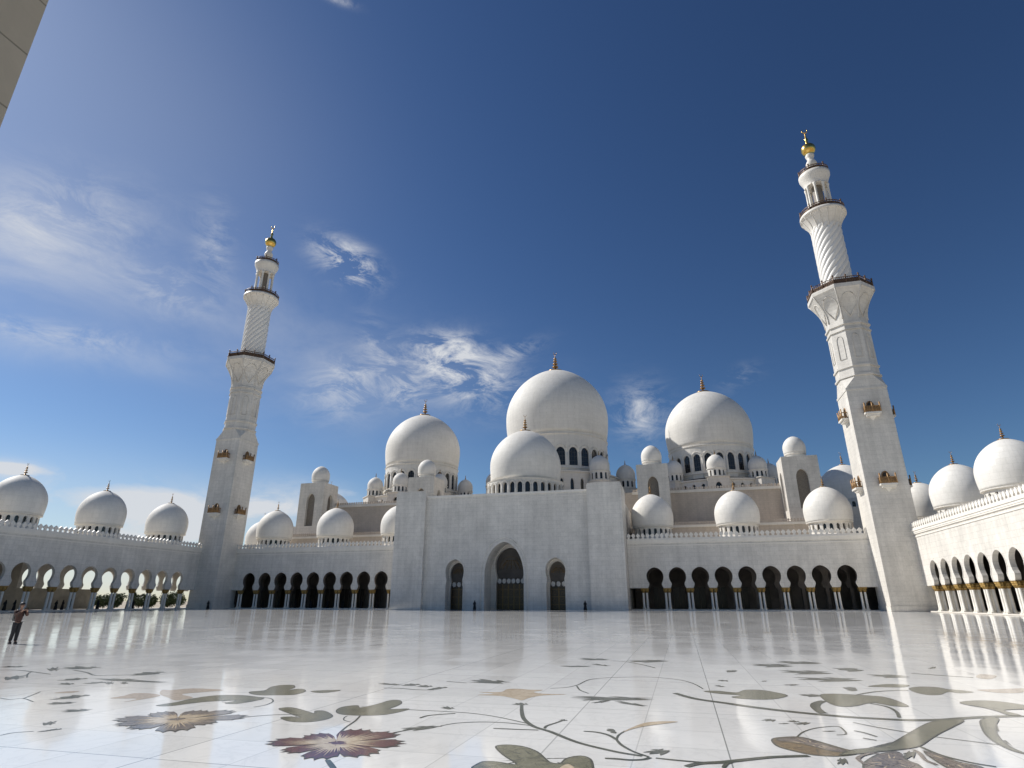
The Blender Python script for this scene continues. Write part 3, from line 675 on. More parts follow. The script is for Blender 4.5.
for i, (kind, colr, wd, pts) in enumerate(INLAY):
    if i in (7, 8, 9, 10, 11, 12, 13, 14, 17, 18): continue
    if colr == 'dark' and kind == 'p':
        cy_ = sum(a[1] for a in pts) / len(pts); pts = [(a[0], cy_ + (a[1] - cy_) * .72) for a in pts]
    bb = (min(a[0] for a in pts) - .2, max(a[0] for a in pts) + .2, min(a[1] for a in pts) - .2, max(a[1] for a in pts) + .2)
    lay = 1 + max([l for b4, l in boxes if bb[0] < b4[1] and b4[0] < bb[1] and bb[2] < b4[3] and b4[2] < bb[3]] + [0])
    boxes.append((bb, lay)); z = .0015 + lay * .00025
    m = MB()
    if kind == 'p' and colr == 'dark':
        # a spray of slender leaflets rather than one slab of stone
        A = Vector(min(pts)); B = Vector(max(pts)); d_ = B - A; Ln = d_.length; nn = Vector((-d_.y, d_.x)).normalized() if Ln else Vector((0, 1))
        H_ = max(.05, max((Vector(a) - A).dot(nn) for a in pts) - min((Vector(a) - A).dot(nn) for a in pts))
        for k, (t0, t1, o0, o1, wf) in enumerate(((0, 1, 0, 0, .30), (.0, .7, .55, -.1, .17), (.3, 1, -.1, .5, .17), (.2, .95, -.55, -.1, .17), (.45, .8, .7, .2, .12))):
            a = A + d_ * t0 + nn * o0 * H_; b_ = A + d_ * t1 + nn * o1 * H_; e = b_ - a; en = Vector((-e.y, e.x)).normalized(); vs = []; K_ = 12
            for j in range(K_ + 1):
                t = j / K_; c_ = a + e * t + en * H_ * .12 * math.sin(PI * t); w = H_ * wf * math.sin(PI * t) ** 1.1
                vs += [(c_.x + en.x * w, c_.y + en.y * w, z + k * .00003), (c_.x - en.x * w, c_.y - en.y * w, z + k * .00003)]
            m.add(vs, [(2 * j, 2 * j + 1, 2 * j + 3, 2 * j + 2) for j in range(K_)])
    elif kind == 'p':
        q = catmull(pts, True, 4); v3 = [Vector((a.x, a.y, 0)) for a in q]
        tris = tessellate_polygon([v3])
        m.add([(a.x, a.y, z) for a in v3], [tuple(t) for t in tris])
    else:
        q = catmull(pts, False, 6); vs = []; n = len(q)
        for k, a in enumerate(q):
            d = (q[min(n - 1, k + 1)] - q[max(0, k - 1)]); d = d.normalized() if d.length > 0 else Vector((1, 0))
            w = wd * .5 * (0.55 + .45 * math.sin(PI * min(1, (k + 1) / n * 1.6) * .62 + .3))
            vs += [(a.x - d.y * w, a.y + d.x * w, z), (a.x + d.y * w, a.y - d.x * w, z)]
        m.add(vs, [(2 * k, 2 * k + 1, 2 * k + 3, 2 * k + 2) for k in range(n - 1)])
    nm = {'vine': 'vine_inlay', 'olive': 'leaf_inlay', 'dark': 'leaf_inlay', 'bronze': 'leaf_inlay'}.get(colr, 'petal_inlay')
    o = m.build(nm, 'i_' + colr, FLOOR)
    for pol in o.data.polygons:
        if pol.normal.z < 0: o.data.flip_normals(); break
    if kind == 'p' and colr in ('olive', 'maroon', 'mauve', 'bronze'):
        # darker stone edge and veins let into the leaf
        d = MB(); q2 = q + [q[0]]; n = len(q2); vs = []
        ew = .013
        for k, a in enumerate(q2):
            t_ = (q2[(k + 1) % (n - 1)] - q2[(k - 1) % (n - 1)]); t_ = t_.normalized() if t_.length > 0 else Vector((1, 0))
            vs += [(a.x - t_.y * ew, a.y + t_.x * ew, z + .00006), (a.x + t_.y * ew, a.y - t_.x * ew, z + .00006)]
        d.add(vs, [(2 * k, 2 * k + 1, 2 * k + 3, 2 * k + 2) for k in range(n - 1)])
        cx = sum(a.x for a in q) / len(q); cy = sum(a.y for a in q) / len(q)
        if colr == 'maroon': hx, hy = FLOWER
        else: hx, hy = cx, cy
        for k in range(0, len(q), 3 if colr in ('maroon', 'mauve') else 7):
            a = q[k]; p0 = Vector((hx + (a.x - hx) * .35, hy + (a.y - hy) * .35)); p1 = Vector((hx + (a.x - hx) * .86, hy + (a.y - hy) * .86))
            if colr == 'maroon': p0 = Vector((cx, cy)).lerp(Vector((hx, hy)), .35); p1 = Vector((cx, cy)).lerp(a, .8)
            t_ = (p1 - p0); 
            if t_.length < .05: continue
            t_.normalize(); w = .012
            d.add([(p0.x - t_.y * w, p0.y + t_.x * w, z + .00008 + k * 1e-6), (p0.x + t_.y * w, p0.y - t_.x * w, z + .00008 + k * 1e-6), (p1.x, p1.y, z + .00008 + k * 1e-6)], [(0, 1, 2)], 1 if colr in ('maroon', 'mauve') else 0)
        e = d.build('vein_inlay', ['i_edge', 'i_cream'], o)
        for pol in e.data.polygons:
            if pol.normal.z < 0: e.data.flip_normals(); break

# ================================================================== ARCADES
FX = [29.0 + PITCH * i for i in range(9)]
arcR, _ = arcade('arcade', 'white front arcade wing with nine dark keyhole arches, right of the entrance portal', 'x', 1, FX, (24.05, 71.95), 15, 0, lambda c: True, 'front arcade wings', (.38,))
arcL, _ = arcade('arcade', 'white front arcade wing with nine dark keyhole arches, left of the entrance portal', 'x', 1, [-x for x in FX], (-71.95, -24.05), 15, 0, lambda c: True, 'front arcade wings', (.38,))
SY = [111.9 - 4.2 * i for i in range(17)]
sideR, _ = arcade('arcade', 'sunlit side arcade with gilded capitals at the right edge of the courtyard', 'y', 1, [117.0 - 3 + 0 * 1 - 0] * 0 + SY, (38, 137.5), 15, 0, lambda c: True, 'side arcades', (.3, .95))
sideL, _ = arcade('arcade', 'shaded side arcade at the left edge of the courtyard with sky showing through its arches', 'y', -1, SY, (38, 137.5), 15, 0, lambda c: not (c > 88 or 74 < c < 80), 'side arcades', (.3,))

def arc_dome(par, x, y, label):
    m = MB(); 
    d = add_dome(par, (x, y, 0), 4.35, 16.1, 23.15, 3.8, 12.7, 20, 14.2, 15.6, .30, 2.3, .36, label, .3, 0, False, 48, .2)
    for ch in d.children:
        if ch.name.startswith('drum'): pass
    b = MB(); b.lathe([(4.3, 12.6), (4.3, 13.5), (3.95, 13.7), (3.7, 13.7)], 48, 0, False); b.build('dome_base', 'drum', d)
for s, par, side in ((1, arcR, 'right'), (-1, arcL, 'left')):
    for k, x in enumerate((29.1, 46.0, 62.9)):
        arc_dome(par, s * x, 130, None)
for s, par in ((1, sideR), (-1, sideL)):
    for k in range(5):
        arc_dome(par, s * 79.5, 130 - 16.9 * k, None)

arc_dome(sideL, -79.5, 146.9, None); arc_dome(sideR, 79.5, 146.9, None)
for par, s in ((sideL, -1), (sideR, 1)):
    b = MB(); b.box(*sorted((s * 69.2, s * 87.6)), 137.62, 153, 0, 12.65); b.build('rear_wing', 'wall', par)
# ================================================================== ENTRANCE PORTAL
GP = thing('entrance_portal', 'tall white marble entrance portal with one large arch between two smaller arches', 'portal', (0, 118, 0))
PX = 17.2
Fp = lambda u, d, z: (u, d, z)
w = MB()
big = pointed(0, 6.4, 4.05, 12.9, 10)
sm = keyhole(0, 4.6, 5.75, 7.35, 1.85, 1.72, 1.98, 9.65)
bay(w, Fp, 0, 12.6, 0, 22.3, big, 4.5, 0, False, .42, .09)
for s in (-1, 1):
    bay(w, Fp, s * 10.4, 8.2, 0, 22.3, sm, 2.0, 0, False, .30, .08)
    solid(w, Fp, s * 14.5, s * PX, 0, 22.3, 2.6)
w.build('portal_wall', 'wall', GP)
# outer hairline frame round the big arch
fr = MB()
pts = [(h + .75, z + (0 if i < 2 else .75 * (i / len(big)))) for i, (h, z) in enumerate(big)]; pts[-1] = (0, 13.75)
fr.tube([(-h, -.02, z) for h, z in pts] + [(h, -.02, z) for h, z in pts[-2::-1]], .07, 6)
fr.build('arch_moulding', 'trim', GP)
# recess walls
rb = MB(); inner = keyhole(0, 5.1, 6.1, 8.6, 3.0, 2.75, 3.15, 12.1)
bay(rb, lambda u, d, z: (u, 4.5 + d, z), 0, 12.6, 0, 16, inner, .9, 0, False, .25, .08)
rb.build('inner_arch_wall', 'wall', GP)
def doorway(x, y, hw, zd, ztop, zc, R):
    """screen: dark tympanum, white flower panel, dark gilded door leaves"""
    b = MB(); b.box(x - hw - .6, x + hw + .6, y, y + .2, 0, ztop + .5, 0)
    for k in range(-3, 4): b.tube([(x + R * .9 * math.sin(k * .42 + t) * (1 - i / 14), y - .03, zc + (i / 12) * R * .85) for i, t in enumerate([.0] * 10)], .05, 4, 1)
    for rr in (.35, .6, .85): b.tube([(x + R * rr * math.cos(a * PI / 16), y - .04, zc + R * rr * math.sin(a * PI / 16)) for a in range(17)], .05, 4, 1)
    b.build('tympanum', ['innerdark', 'doorgold'], GP)
    d = MB(); nd = max(2, int(round(hw * 2 / 1.3)))
    for i in range(nd):
        a = x - hw + 2 * hw * i / nd; c = x - hw + 2 * hw * (i + 1) / nd
        d.box(a + .04, c - .04, y - .12, y - .02, .1, zd, 0)
        d.box(a + .02, a + .10, y - .18, y - .06, .1, zd, 1); d.box(c - .10, c - .02, y - .18, y - .06, .1, zd, 1)
        for z in (1.0, 2.4, 3.8):
            if z < zd: d.box(a + .1, c - .1, y - .17, y - .06, z, z + .08, 1)
        for z in (.55, 1.75, 3.1, 4.3):
            if z < zd: d.tube([((a + c) / 2 + .3 * math.cos(t * PI / 6), y - .15, z + .3 * math.sin(t * PI / 6)) for t in range(13)], .03, 4, 1)
    d.build('door', ['door', 'doorgold'], GP)
    p = MB(); n = max(2, int(round(hw * 2 / 1.05)))
    for i in range(n):
        cx = x - hw + (i + .5) * 2 * hw / n
        for k in range(7):
            a = 2 * PI * k / 7; T = Matrix.Translation((cx + .27 * math.cos(a), y - .18, zd + .62 + .33 * math.sin(a))) @ Matrix.Rotation(PI / 2, 4, 'X')
            p.lathe([(.0, .06), (.14, .05), (.19, 0)], 8, 0, True, T)
        p.lathe([(.0, .10), (.12, .07), (.16, 0)], 8, 0, True, Matrix.Translation((cx, y - .18, zd + .62)) @ Matrix.Rotation(PI / 2, 4, 'X'))
    p.build('flower_panel', 'petal', GP)
doorway(0, 5.6, 2.95, 4.9, 12.4, 7.8, 3.0)
for s in (-1, 1):
    b = MB(); insm = keyhole(0, 4.4, 5.5, 7.0, 1.62, 1.45, 1.7, 9.1)
    bay(b, lambda u, d, z: (u, 2.0 + d, z), s * 10.4, 8.2, 0, 16, insm, .6, 0, False, .15, .06)
    b.build('inner_arch_wall', 'wall', GP)
    doorway(s * 10.4, 3.0, 1.6, 4.2, 9.3, 6.9, 1.6)
for s in (-1, 1):
    p = MB()
    xa, xb = sorted((s * PX, s * 24.0))
    xa2, xb2 = xa + .0, xb
    p.prism([(xa, -.75), (xb, -.75), (xb, 8), (xa, 8)], 0, 23.5)
    p.prism([(xa + .15, -.6), (xb - .15, -.6), (xb - .15, 7.8), (xa + .15, 7.8)], 23.502, 23.85)
    p.build('pylon', 'wall', GP)
p = MB(); p.box(-PX, PX, -.12, 1.2, 22.302, 22.75); p.box(-PX, PX, -.05, -.001, 21.6, 21.7); p.build('coping', 'trim', GP)
p = MB(); p.box(-PX + .01, PX - .01, 5.9, 30, .1, 21.9); p.box(-23.6, 23.6, 8.01, 30, 0, 21.5); p.build('portal_block', 'wall', GP)
pl = MB(); pl.box(-PX, PX, -.18, .0 - .002, 0, .3) if False else None
# front dome on the portal roof
add_dome(GP, (0, 18.5, 0), 8.5, 28.1, 41.1, 9.15, 21.8, 32, 24.1, 26.9, .56, 4.3, .7, 'medium white dome on the entrance portal, in front of the largest dome', .5, .16, False, 80, .35)

# ================================================================== PRAYER HALL
PH = thing('prayer_hall', 'great white marble prayer hall with beige walls and three huge domes behind the portal', 'mosque', (0, 180, 0))
def ph(x, y): return (x, y - 180, 0)
for s in (-1, 1):
    b = MB(); b.box(*sorted((s * 24.2, s * 69)), 137.6 - 180, 148 - 180, 0, 17.3)
    b.build('lower_tier', 'beige', PH)
b = MB(); b.box(-66.5, 66.5, 148.05 - 180, 214 - 180, 0, 26.7); b.build('upper_tier', 'beige', PH)
for s in (-1, 1):
    u0, u1 = sorted((s * 24.2, s * 69))
    parapet(lambda u, d, z: (u, 137.6 - 180 + d, z), u0, u1, 17.3, .62, .85, .2, .1).build('parapet', 'beige', PH)
    parapet(lambda u, d, z: (u, 148.05 - 180 + d, z), *sorted((s * 24.2, s * 66.5)), 26.7, .7, .8, .2, .1).build('parapet', 'beige', PH)
    cn = MB(); cn.box(*sorted((s * 24.2, s * 69)), 137.6 - 180 - .25, 137.6 - 180 - .002, 16.8, 17.3); cn.box(*sorted((s * 24.2, s * 66.5)), 148.05 - 180 - .3, 148.05 - 180 - .002, 26.1, 26.75)
    cn.build('cornice', 'trim', PH)
parapet(lambda u, d, z: (66.5 - d, u, z), 148.5 - 180, 213 - 180, 26.7, .8, 1.0, .25, .1).build('parapet', 'trim', PH)
parapet(lambda u, d, z: (-66.5 + d, u, z), 148.5 - 180, 213 - 180, 26.7, .8, 1.0, .25, .1).build('parapet', 'trim', PH)
# square corner towers with niches and cupolas
def tower(x, yf, w, d, z1, cup):
    m = MB(); hw = w / 2; nh = pointed(20.6, 27.2, 1.25, 29.3, 7)
    x0, x1, y0, y1 = x - hw, x + hw, yf - 180, yf + d - 180
    bay(m, lambda u, dd, z: (x + u, y0 + dd, z), 0, w, 0, z1, nh, .7, 0, False, .22, .06)
    bay(m, lambda u, dd, z: (x0 + dd, y0 + d / 2 - u, z), 0, d, 0, z1, nh, .7, 0, False, .22, .06)
    bay(m, lambda u, dd, z: (x1 - dd, y0 + d / 2 + u, z), 0, d, 0, z1, nh, .7, 0, False, .22, .06)
    m.box(x0 + .71, x1 - .71, y0 + .71, y1 - .01, 0, z1 - .5, 1)
    m.box(x0 + .001, x1 - .001, y0 + .001, y1, z1, z1 + .25, 0)
    t = m.build('tower', ['wall', 'niche'], PH)
    c = MB(); R = 2.45
    c.lathe([(2.1, z1 + .25), (2.1, z1 + 1.1), (2.35, z1 + 1.2), (2.35, z1 + 1.45), (2.2, z1 + 1.5)], 40, 0, False)
    c.lathe(dome_prof(R, z1 + 1.5, z1 + 1.5 + R * 1.68), 40)
    c.build('cupola', 'dome', t, (x, y0 + d / 2, 0))
for s in (-1, 1):
    tower(s * 29.5, 142, 7.3, 7.0, 32.0, 0); tower(s * 61.8, 142, 7.5, 7.0, 32.0, 0)
# big domes
TUR = turret_mesh(2.4, 2.35, 2.2); TURM = turret_mesh(2.85, 2.75, 2.6)
def platform(par, x, y, R, z0, z1, n, slot, sq=False):
    m = MB(); F = ringF(R); w = 2 * PI / n
    out = pointed(z0 + (z1 - z0) * .3, z0 + (z1 - z0) * .62, slot / R, z0 + (z1 - z0) * .78, 5)
    for i in range(n): bay(m, F, (i + .5) * w, w, z0, z1, out, .5, 0, False)
    m.lathe([(R - .5, z0), (R - .5, z1)], n, 1, True, cap=False)
    m.lathe([(R - .05, z1 - .5), (R + .35, z1 - .35), (R + .4, z1 + .02), (R - .2, z1 + .08), (0.01, z1 + .08)], 96, 0, False, cap=False)
    return m.build('platform', ['drum', 'glass'], par)
main = add_dome(PH, ph(0, 179), 16.2, 48.3, 73.0, 15.5, 36, 26, 38.2, 43.6, 1.3, 7.0, 1.25, 'largest central white dome of the prayer hall', .8, .30, True, 128, .55)
platform(main, 0, 0, 18.6, 26.6, 35.9, 40, .5)
for k in range(8):
    a = PI / 4 * k + 0; r = 20.6
    t = link('turret', TURM, main, (r * math.cos(a), r * math.sin(a), 33.0))
for k in range(8):
    a = PI / 4 * k; tb = MB(); tb.lathe([(3.1, 26.7), (3.1, 32.7), (3.3, 32.8), (3.3, 33.0)], 24, 0, False, Matrix.Translation((20.6 * math.cos(a), 20.6 * math.sin(a), 0)))
    tb.build('turret_base', 'drum', main)
for s in (-1, 1):
    sd = add_dome(PH, ph(s * 45.5, 178.2), 12.3, 42.6, 61.2, 11.8, 33.0, 24, 35.0, 39.8, 1.0, 5.9, 1.0,
                  ('large white dome on the %s side of the prayer hall' % ('right' if s > 0 else 'left')), .7, .26, True, 112, .45)
    platform(sd, 0, 0, 16.0, 26.6, 31.85, 40, .5)
    for k in range(8):
        a = PI / 4 * k - PI / 2; link('turret', TUR, sd, (15.3 * math.cos(a), 15.3 * math.sin(a), 32.1))
    for k in range(8):
        bs = MB(); a = PI / 4 * k - PI / 2; T = Matrix.Translation((15.3 * math.cos(a), 15.3 * math.sin(a), 0)) @ Matrix.Rotation(a + PI / 2, 4, 'Z')
        for q in range(4):
            TT = T @ Matrix.Rotation(q * PI / 2, 4, 'Z')
            bay(bs, lambda u, dd, z: tuple(TT @ Vector((u, -2.7 + dd, z))), 0, 5.4, 26.7, 31.9, pointed(27.6, 29.5, .75, 30.6, 5), .5, 0, False)
        bs.box(-2.2, 2.2, -2.2, 2.2, 26.7, 31.9, 1, T); bs.box(-2.95, 2.95, -2.95, 2.95, 31.9, 32.1, 0, T)
        bs.build('turret_base', ['wall', 'glass'], sd)
    # end domes beyond the hall, standing on their own wings
    w2 = MB(); w2.box(*sorted((s * 66.6, s * 92)), -16, 14, 0, 23.5); w2.build('side_wing', 'wall', PH)
    add_dome(PH, ph(s * 80, 180), 7.3, 26.6, 37.2, 6.9, 23.4, 28, 24.2, 26.2, .45, 3.6, .5, 'white dome at the far %s end of the prayer hall' % ('right' if s > 0 else 'left'), .4, .12, False, 64, .3)
pr = [o for o in PH.children]

# ================================================================== MINARETS
def octa(r, z0, z1, m, mat=0, r2=None):
    r2 = r if r2 is None else r2; k = 1 / math.cos(PI / 8)
    m.lathe([(r * k, z0), (r2 * k, z1)], 8, mat, False, a0=PI / 8)
def minaret(x, y, label):
    t = thing('minaret', label, 'minaret', (x, y, 0), 'slender minarets at the courtyard corners')
    S = 3.4
    m = MB(); m.box(-S, S, -S, S, 0, 39.3)
    m.box(-S - .12, S + .12, -S - .12, S + .12, 0, .9)
    m.box(-S - .10, S + .10, -S - .10, S + .10, 38.9, 39.32)
    # broached transition square -> octagon
    k = S * math.tan(PI / 8); zt = 41.6
    oct_ = []
    for i in range(8):
        a = PI / 8 + i * PI / 4; r = S * 1.03 / math.cos(PI / 8); oct_.append((r * math.cos(a), r * math.sin(a), zt))
    sq = [(S, S), (-S, S), (-S, -S), (S, -S)]
    base = [(a, b, 39.32) for a, b in sq]
    # octagon verts: 0:(+,+small) 1:(+small,+)...
    vs = base + oct_
    fs = [(0, 4, 5), (1, 6, 7), (2, 8, 9), (3, 10, 11), (1, 0, 5, 6), (2, 1, 7, 8), (3, 2, 9, 10), (0, 3, 11, 4)]
    m.add(vs, fs)
    m.build('square_shaft', 'wall', t)
    m = MB(); R = S * 1.03
    octa(R, 41.5, 53.6, m)
    for z, dz, e in ((41.7, .35, .25), (43.6, .35, .22), (51.2, .3, .20), (52.4, .35, .25)): octa(R + e, z, z + dz, m)
    # recessed-looking blind niches: raised frames on each face
    for i in range(8):
        T = Matrix.Rotation(i * PI / 4, 4, 'Z'); F = lambda u, z, d=0: tuple(T @ Vector((R + d, u, z)))
        o = pointed(45.4, 49.3, .62, 50.3, 6); out = [F(-h, z, .03) for h, z in o] + [F(h, z, .03) for h, z in o[-2::-1]]
        m.tube(out + [out[0]], .08, 5)
    # flared corbel to the first gallery
    prof = []
    for i in range(9):
        a = i / 8; prof.append((R + (5.6 - R) * (1 - math.cos(a * PI / 2)) ** 1.15, 53.6 + 5.9 * a))
    k8 = 1 / math.cos(PI / 8)
    m.lathe([(r * k8, z) for r, z in prof] + [(5.7 * k8, 59.5), (5.7 * k8, 60.3), (2.5, 60.3)], 8, 0, False, a0=PI / 8, cap=False)
    for i in range(8):
        T = Matrix.Rotation(PI / 8 + i * PI / 4, 4, 'Z'); pts = [tuple(T @ Vector((r * k8 + .02, 0, z))) for r, z in prof]; m.tube(pts, .14, 5)
        T = Matrix.Rotation(i * PI / 4, 4, 'Z')
        # scalloped muqarnas arch in every corbel face
        pts = []
        for j in range(11):
            a = PI * j / 10; u = 1.15 * math.cos(a); zz = 56.3 + 2.3 * math.sin(a); f = (zz - 53.6) / 5.9; rr = R + (5.6 - R) * (1 - math.cos(f * PI / 2)) ** 1.15
            pts.append(tuple(T @ Vector((rr + .03, u * (1 + .4 * f), zz))))
        m.tube([tuple(T @ Vector((R + .05, 0, 53.9)))] + pts + [tuple(T @ Vector((R + .05, 0, 53.9)))], .09, 5)
    m.build('octagonal_shaft', 'wall', t)
    # twisted round shaft
    m = MB(); n = 176; rows = 130; vs = []; fs = []
    z0, z1 = 60.3, 76.6
    for j in range(rows + 1):
        z = z0 + (z1 - z0) * j / rows; base_r = 2.72
        for i in range(n):
            a = 2 * PI * i / n; ph_ = 14 * a - (z - z0) * 4.0; sft = abs(math.cos(ph_ / 2))
            r = base_r + .24 * (sft ** .5)
            vs.append((r * math.cos(a), r * math.sin(a), z))
    for j in range(rows):
        for i in range(n):
            i2 = (i + 1) % n; fs.append((j * n + i, j * n + i2, (j + 1) * n + i2, (j + 1) * n + i))
    m.add(vs, fs, 0, True)
    m.lathe([(3.1, 60.3), (3.1, 60.9), (2.8, 61.1)], 48, 0, False)
    m.build('twisted_shaft', 'spiral', t)
    m = MB(); prof = []
    for i in range(9):
        a = i / 8; prof.append((2.85 + (4.35 - 2.85) * (1 - math.cos(a * PI / 2)), 75.6 + 3.4 * a))
    m.lathe([(2.9, 75.4)] + prof + [(4.5, 79.0), (4.5, 79.7), (2.0, 79.7)], 48, 0, True, cap=False)
    for i in range(16):
        T = Matrix.Rotation(i * PI / 8, 4, 'Z'); m.tube([tuple(T @ Vector((r + .02, 0, z))) for r, z in prof], .11, 5)
    # lantern
    m.lathe([(2.6, 79.7), (2.6, 80.6), (2.4, 80.7), (.9, 80.7)], 32, 0, False, cap=False)
    lr = MB(); lr.lathe([(2.35, 87.2), (2.4, 87.7), (2.5, 88.1), (2.8, 88.9), (3.1, 89.6), (3.15, 90.3), (.6, 90.35)], 40, 0, True, cap=False)
    lr.lathe([(.9, 87.2), (2.35, 87.2)], 32, 0, False, cap=False); lr.build('lantern_roof', 'drum', t)
    nk = MB(); nk.lathe([(.95, 90.35), (.7, 91.2), (.62, 92.2), (.95, 92.9), (1.15, 93.6), (.9, 94.2), (.6, 94.7), (.8, 95.3), (.95, 95.8), (.8, 96.1)], 24, 0, True)
    nk.build('lantern_neck', 'drum', t); core = MB(); core.lathe([(1.0, 80.71), (1.0, 87.19)], 24, 0, False, cap=False)  # core coloured dark to stand for shade between the lantern columns
    lan = m.build('lantern', 'drum', t); core.build('lantern_core', 'niche', lan)
    cm = MB(); cm.lathe([(.36, 80.7), (.36, 81.0), (.26, 81.2), (.24, 86.4), (.36, 86.9), (.38, 87.22)], 10)
    cme = cm.mesh('lantern_column', ['column'])
    for i in range(8): link('lantern_column', cme, lan, (2.15 * math.cos(PI / 8 + i * PI / 4), 2.15 * math.sin(PI / 8 + i * PI / 4), 0))
    m = MB(); pr = [(.55, 95.9), (.8, 96.1)]
    for i in range(9):
        a = -PI / 2 + .5 + (PI - .7) * i / 8; pr.append((1.5 * math.cos(a), 97.6 + 1.5 * math.sin(a)))
    pr += [(.35, 99.3), (.22, 100.0), (.42, 100.4), (.2, 100.8), (.12, 102.0), (.05, 102.3)]
    m.lathe(pr, 24, 0, True)
    pts = [(.55 * math.cos(math.radians(-240 + 300 * k / 12)), 0, 102.9 + .55 * math.sin(math.radians(-240 + 300 * k / 12))) for k in range(13)]
    m.tube(pts, [.03 + .12 * math.sin(PI * k / 12) for k in range(13)], 6)
    m.build('finial', 'gold', t)
    # railings
    def railing(r, z, h, n, oct8=False):
        q = MB()
        ring = []
        if oct8:
            cs = [((r / math.cos(PI / 8)) * math.cos(PI / 8 + i * PI / 4), (r / math.cos(PI / 8)) * math.sin(PI / 8 + i * PI / 4)) for i in range(8)]
            per = n // 8
            for i in range(8):
                a, b_ = Vector(cs[i]), Vector(cs[(i + 1) % 8])
                ring += [tuple(a.lerp(b_, k / per)) for k in range(per)]
        else: ring = [(r * math.cos(2 * PI * i / n), r * math.sin(2 * PI * i / n)) for i in range(n)]
        for zz, rad in ((z + .12, .09), (z + h * .55, .05), (z + h, .10)): q.tube([(a, b_, zz) for a, b_ in ring + [ring[0], ring[1]]], rad, 5)
        for i, (a, b_) in enumerate(ring):
            big_ = i % 6 == 0
            q.tube([(a, b_, z), (a, b_, z + h + (.35 if big_ else 0))], .13 if big_ else .045, 5)
            if big_: q.lathe([(.16, 0), (.2, .15), (0, .4)], 6, 0, True, Matrix.Translation((a, b_, z + h + .3)))
        # pierced lattice infill seen dark from below
        q.lathe([(math.hypot(*ring[0]) - (.12 if not oct8 else .12), z + .15), (math.hypot(*ring[0]) - .12, z + h * .8)], 8 if oct8 else n, 0, False, a0=PI / 8 if oct8 else 0, cap=False)
        q.build('railing', 'rail', t)
    railing(5.5, 60.3, 1.35, 96, True); railing(4.3, 79.7, 1.05, 48); railing(2.95, 90.3, 1.0, 36)
    # small balconies on the four faces
    for z in (20.7, 33.8):
        for q in range(4):
            if q == 0 and x > 0 and False: continue
            T = Matrix.Rotation(q * PI / 2, 4, 'Z')
            b_ = MB()
            b_.box(-1.35, 1.35, -S - 1.15, -S - .001, z, z + .32, 0, T); b_.box(-1.1, 1.1, -S - .85, -S - .001, z - .35, z - .001, 0, T)
            b_.add([(-.55, -S, z - .351), (.55, -S, z - .351), (.55, -S - .45, z - .351), (-.55, -S - .45, z - .351), (0, -S, z - 1.1)],
                   [(0, 1, 2, 3), (0, 4, 1), (1, 4, 2), (2, 4, 3), (3, 4, 0)], 0, False, T)
            bo = b_.build('balcony', 'trim', t)
            r_ = MB()
            for k in range(9):
                u = -1.25 + 2.5 * k / 8; tall = k % 4 == 0
                r_.tube([(u, -S - 1.05, z + .3), (u, -S - 1.05, z + (2.1 if tall else 1.45))], .13 if tall else .07, 6, 0, T)
            for k in range(3):
                v = -S - .2 - .4 * k
                for sg in (-1, 1): r_.tube([(sg * 1.25, v, z + .3), (sg * 1.25, v, z + 1.45)], .07, 6, 0, T)
            for zz in (z + .5, z + 1.4):
                r_.tube([(-1.25, -S, zz), (-1.25, -S - 1.05, zz), (1.25, -S - 1.05, zz), (1.25, -S, zz)], .09, 6, 0, T)
            r_.box(-1.2, 1.2, -S - 1.02, -S - .98, z + .4, z + 1.3, 0, T)
            r_.build('balustrade', 'balcony_rail', bo)
            d_ = MB(); o = pointed(z + .32, z + 1.7, .6, z + 2.6, 6); poly = [(-h, -S - .02, zz) for h, zz in o] + [(h, -S - .02, zz) for h, zz in o[-2::-1]]
            d_.add(poly, [tuple(range(len(poly)))], 0, False, T)
            d_.tube(poly, .10, 5, 1, T)
            d_.build('balcony_door', ['door', 'balcony_rail'], bo)
    return t
minaret(70.46, 120.8, 'tall white minaret with its left face in bright sun, right of the portal')
minaret(-70.46, 120.8, 'tall white minaret all in shade at the left corner of the courtyard')

# nearby pylon of the portal behind the camera, at the top left of the frame
npy = thing('gate_pylon', 'plain beige stone pylon close to the camera, cut by the top left corner', 'pylon', (20.7, -4, 0))
m = MB(); m.box(-3.5, 3.62, -6, 8.78, 0, 24)
m.build('pylon_wall', 'near', npy)

# ================================================================== SHRUBS beyond the left arcade
def shrub(x, y, h, r, label):
    t = thing('shrub', label, 'shrub', (x, y, 0), 'shrubs beyond the left arcade')
    s = MB(); s.tube([(0, 0, 0), (.1, 0, h * .4), (0, .1, h * .75)], [.12, .09, .04], 6); s.tube([(0, 0, h * .2), (r * .4, 0, h * .6)], .05, 5); s.tube([(0, 0, h * .25), (-r * .4, .1, h * .65)], .05, 5)
    s.build('stem', 'bark', t)
    f = MB(); rnd = random.Random(int(x * 7 + y * 13))
    cl = [(rnd.uniform(-.6, .6) * r, rnd.uniform(-.6, .6) * r, h * rnd.uniform(.35, .85), r * rnd.uniform(.3, .55)) for _ in range(14)]
    for _ in range(2600):
        cx, cy, cz, cr = rnd.choice(cl); d = Vector((rnd.gauss(0, 1), rnd.gauss(0, 1), rnd.gauss(0, 1))).normalized() * cr * rnd.uniform(.5, 1)
        c = Vector((cx, cy, max(.1, cz + d.z))) + Vector((d.x, d.y, 0)); u = Vector((rnd.gauss(0, 1), rnd.gauss(0, 1), rnd.gauss(0, 1))).normalized(); v = u.orthogonal().normalized(); s_ = rnd.uniform(.12, .28)
        f.add([tuple(c - u * s_), tuple(c + v * s_ * .5), tuple(c + u * s_), tuple(c - v * s_ * .5)], [(0, 1, 2, 3)])
    f.build('foliage', 'leaf', t, fixn=False)
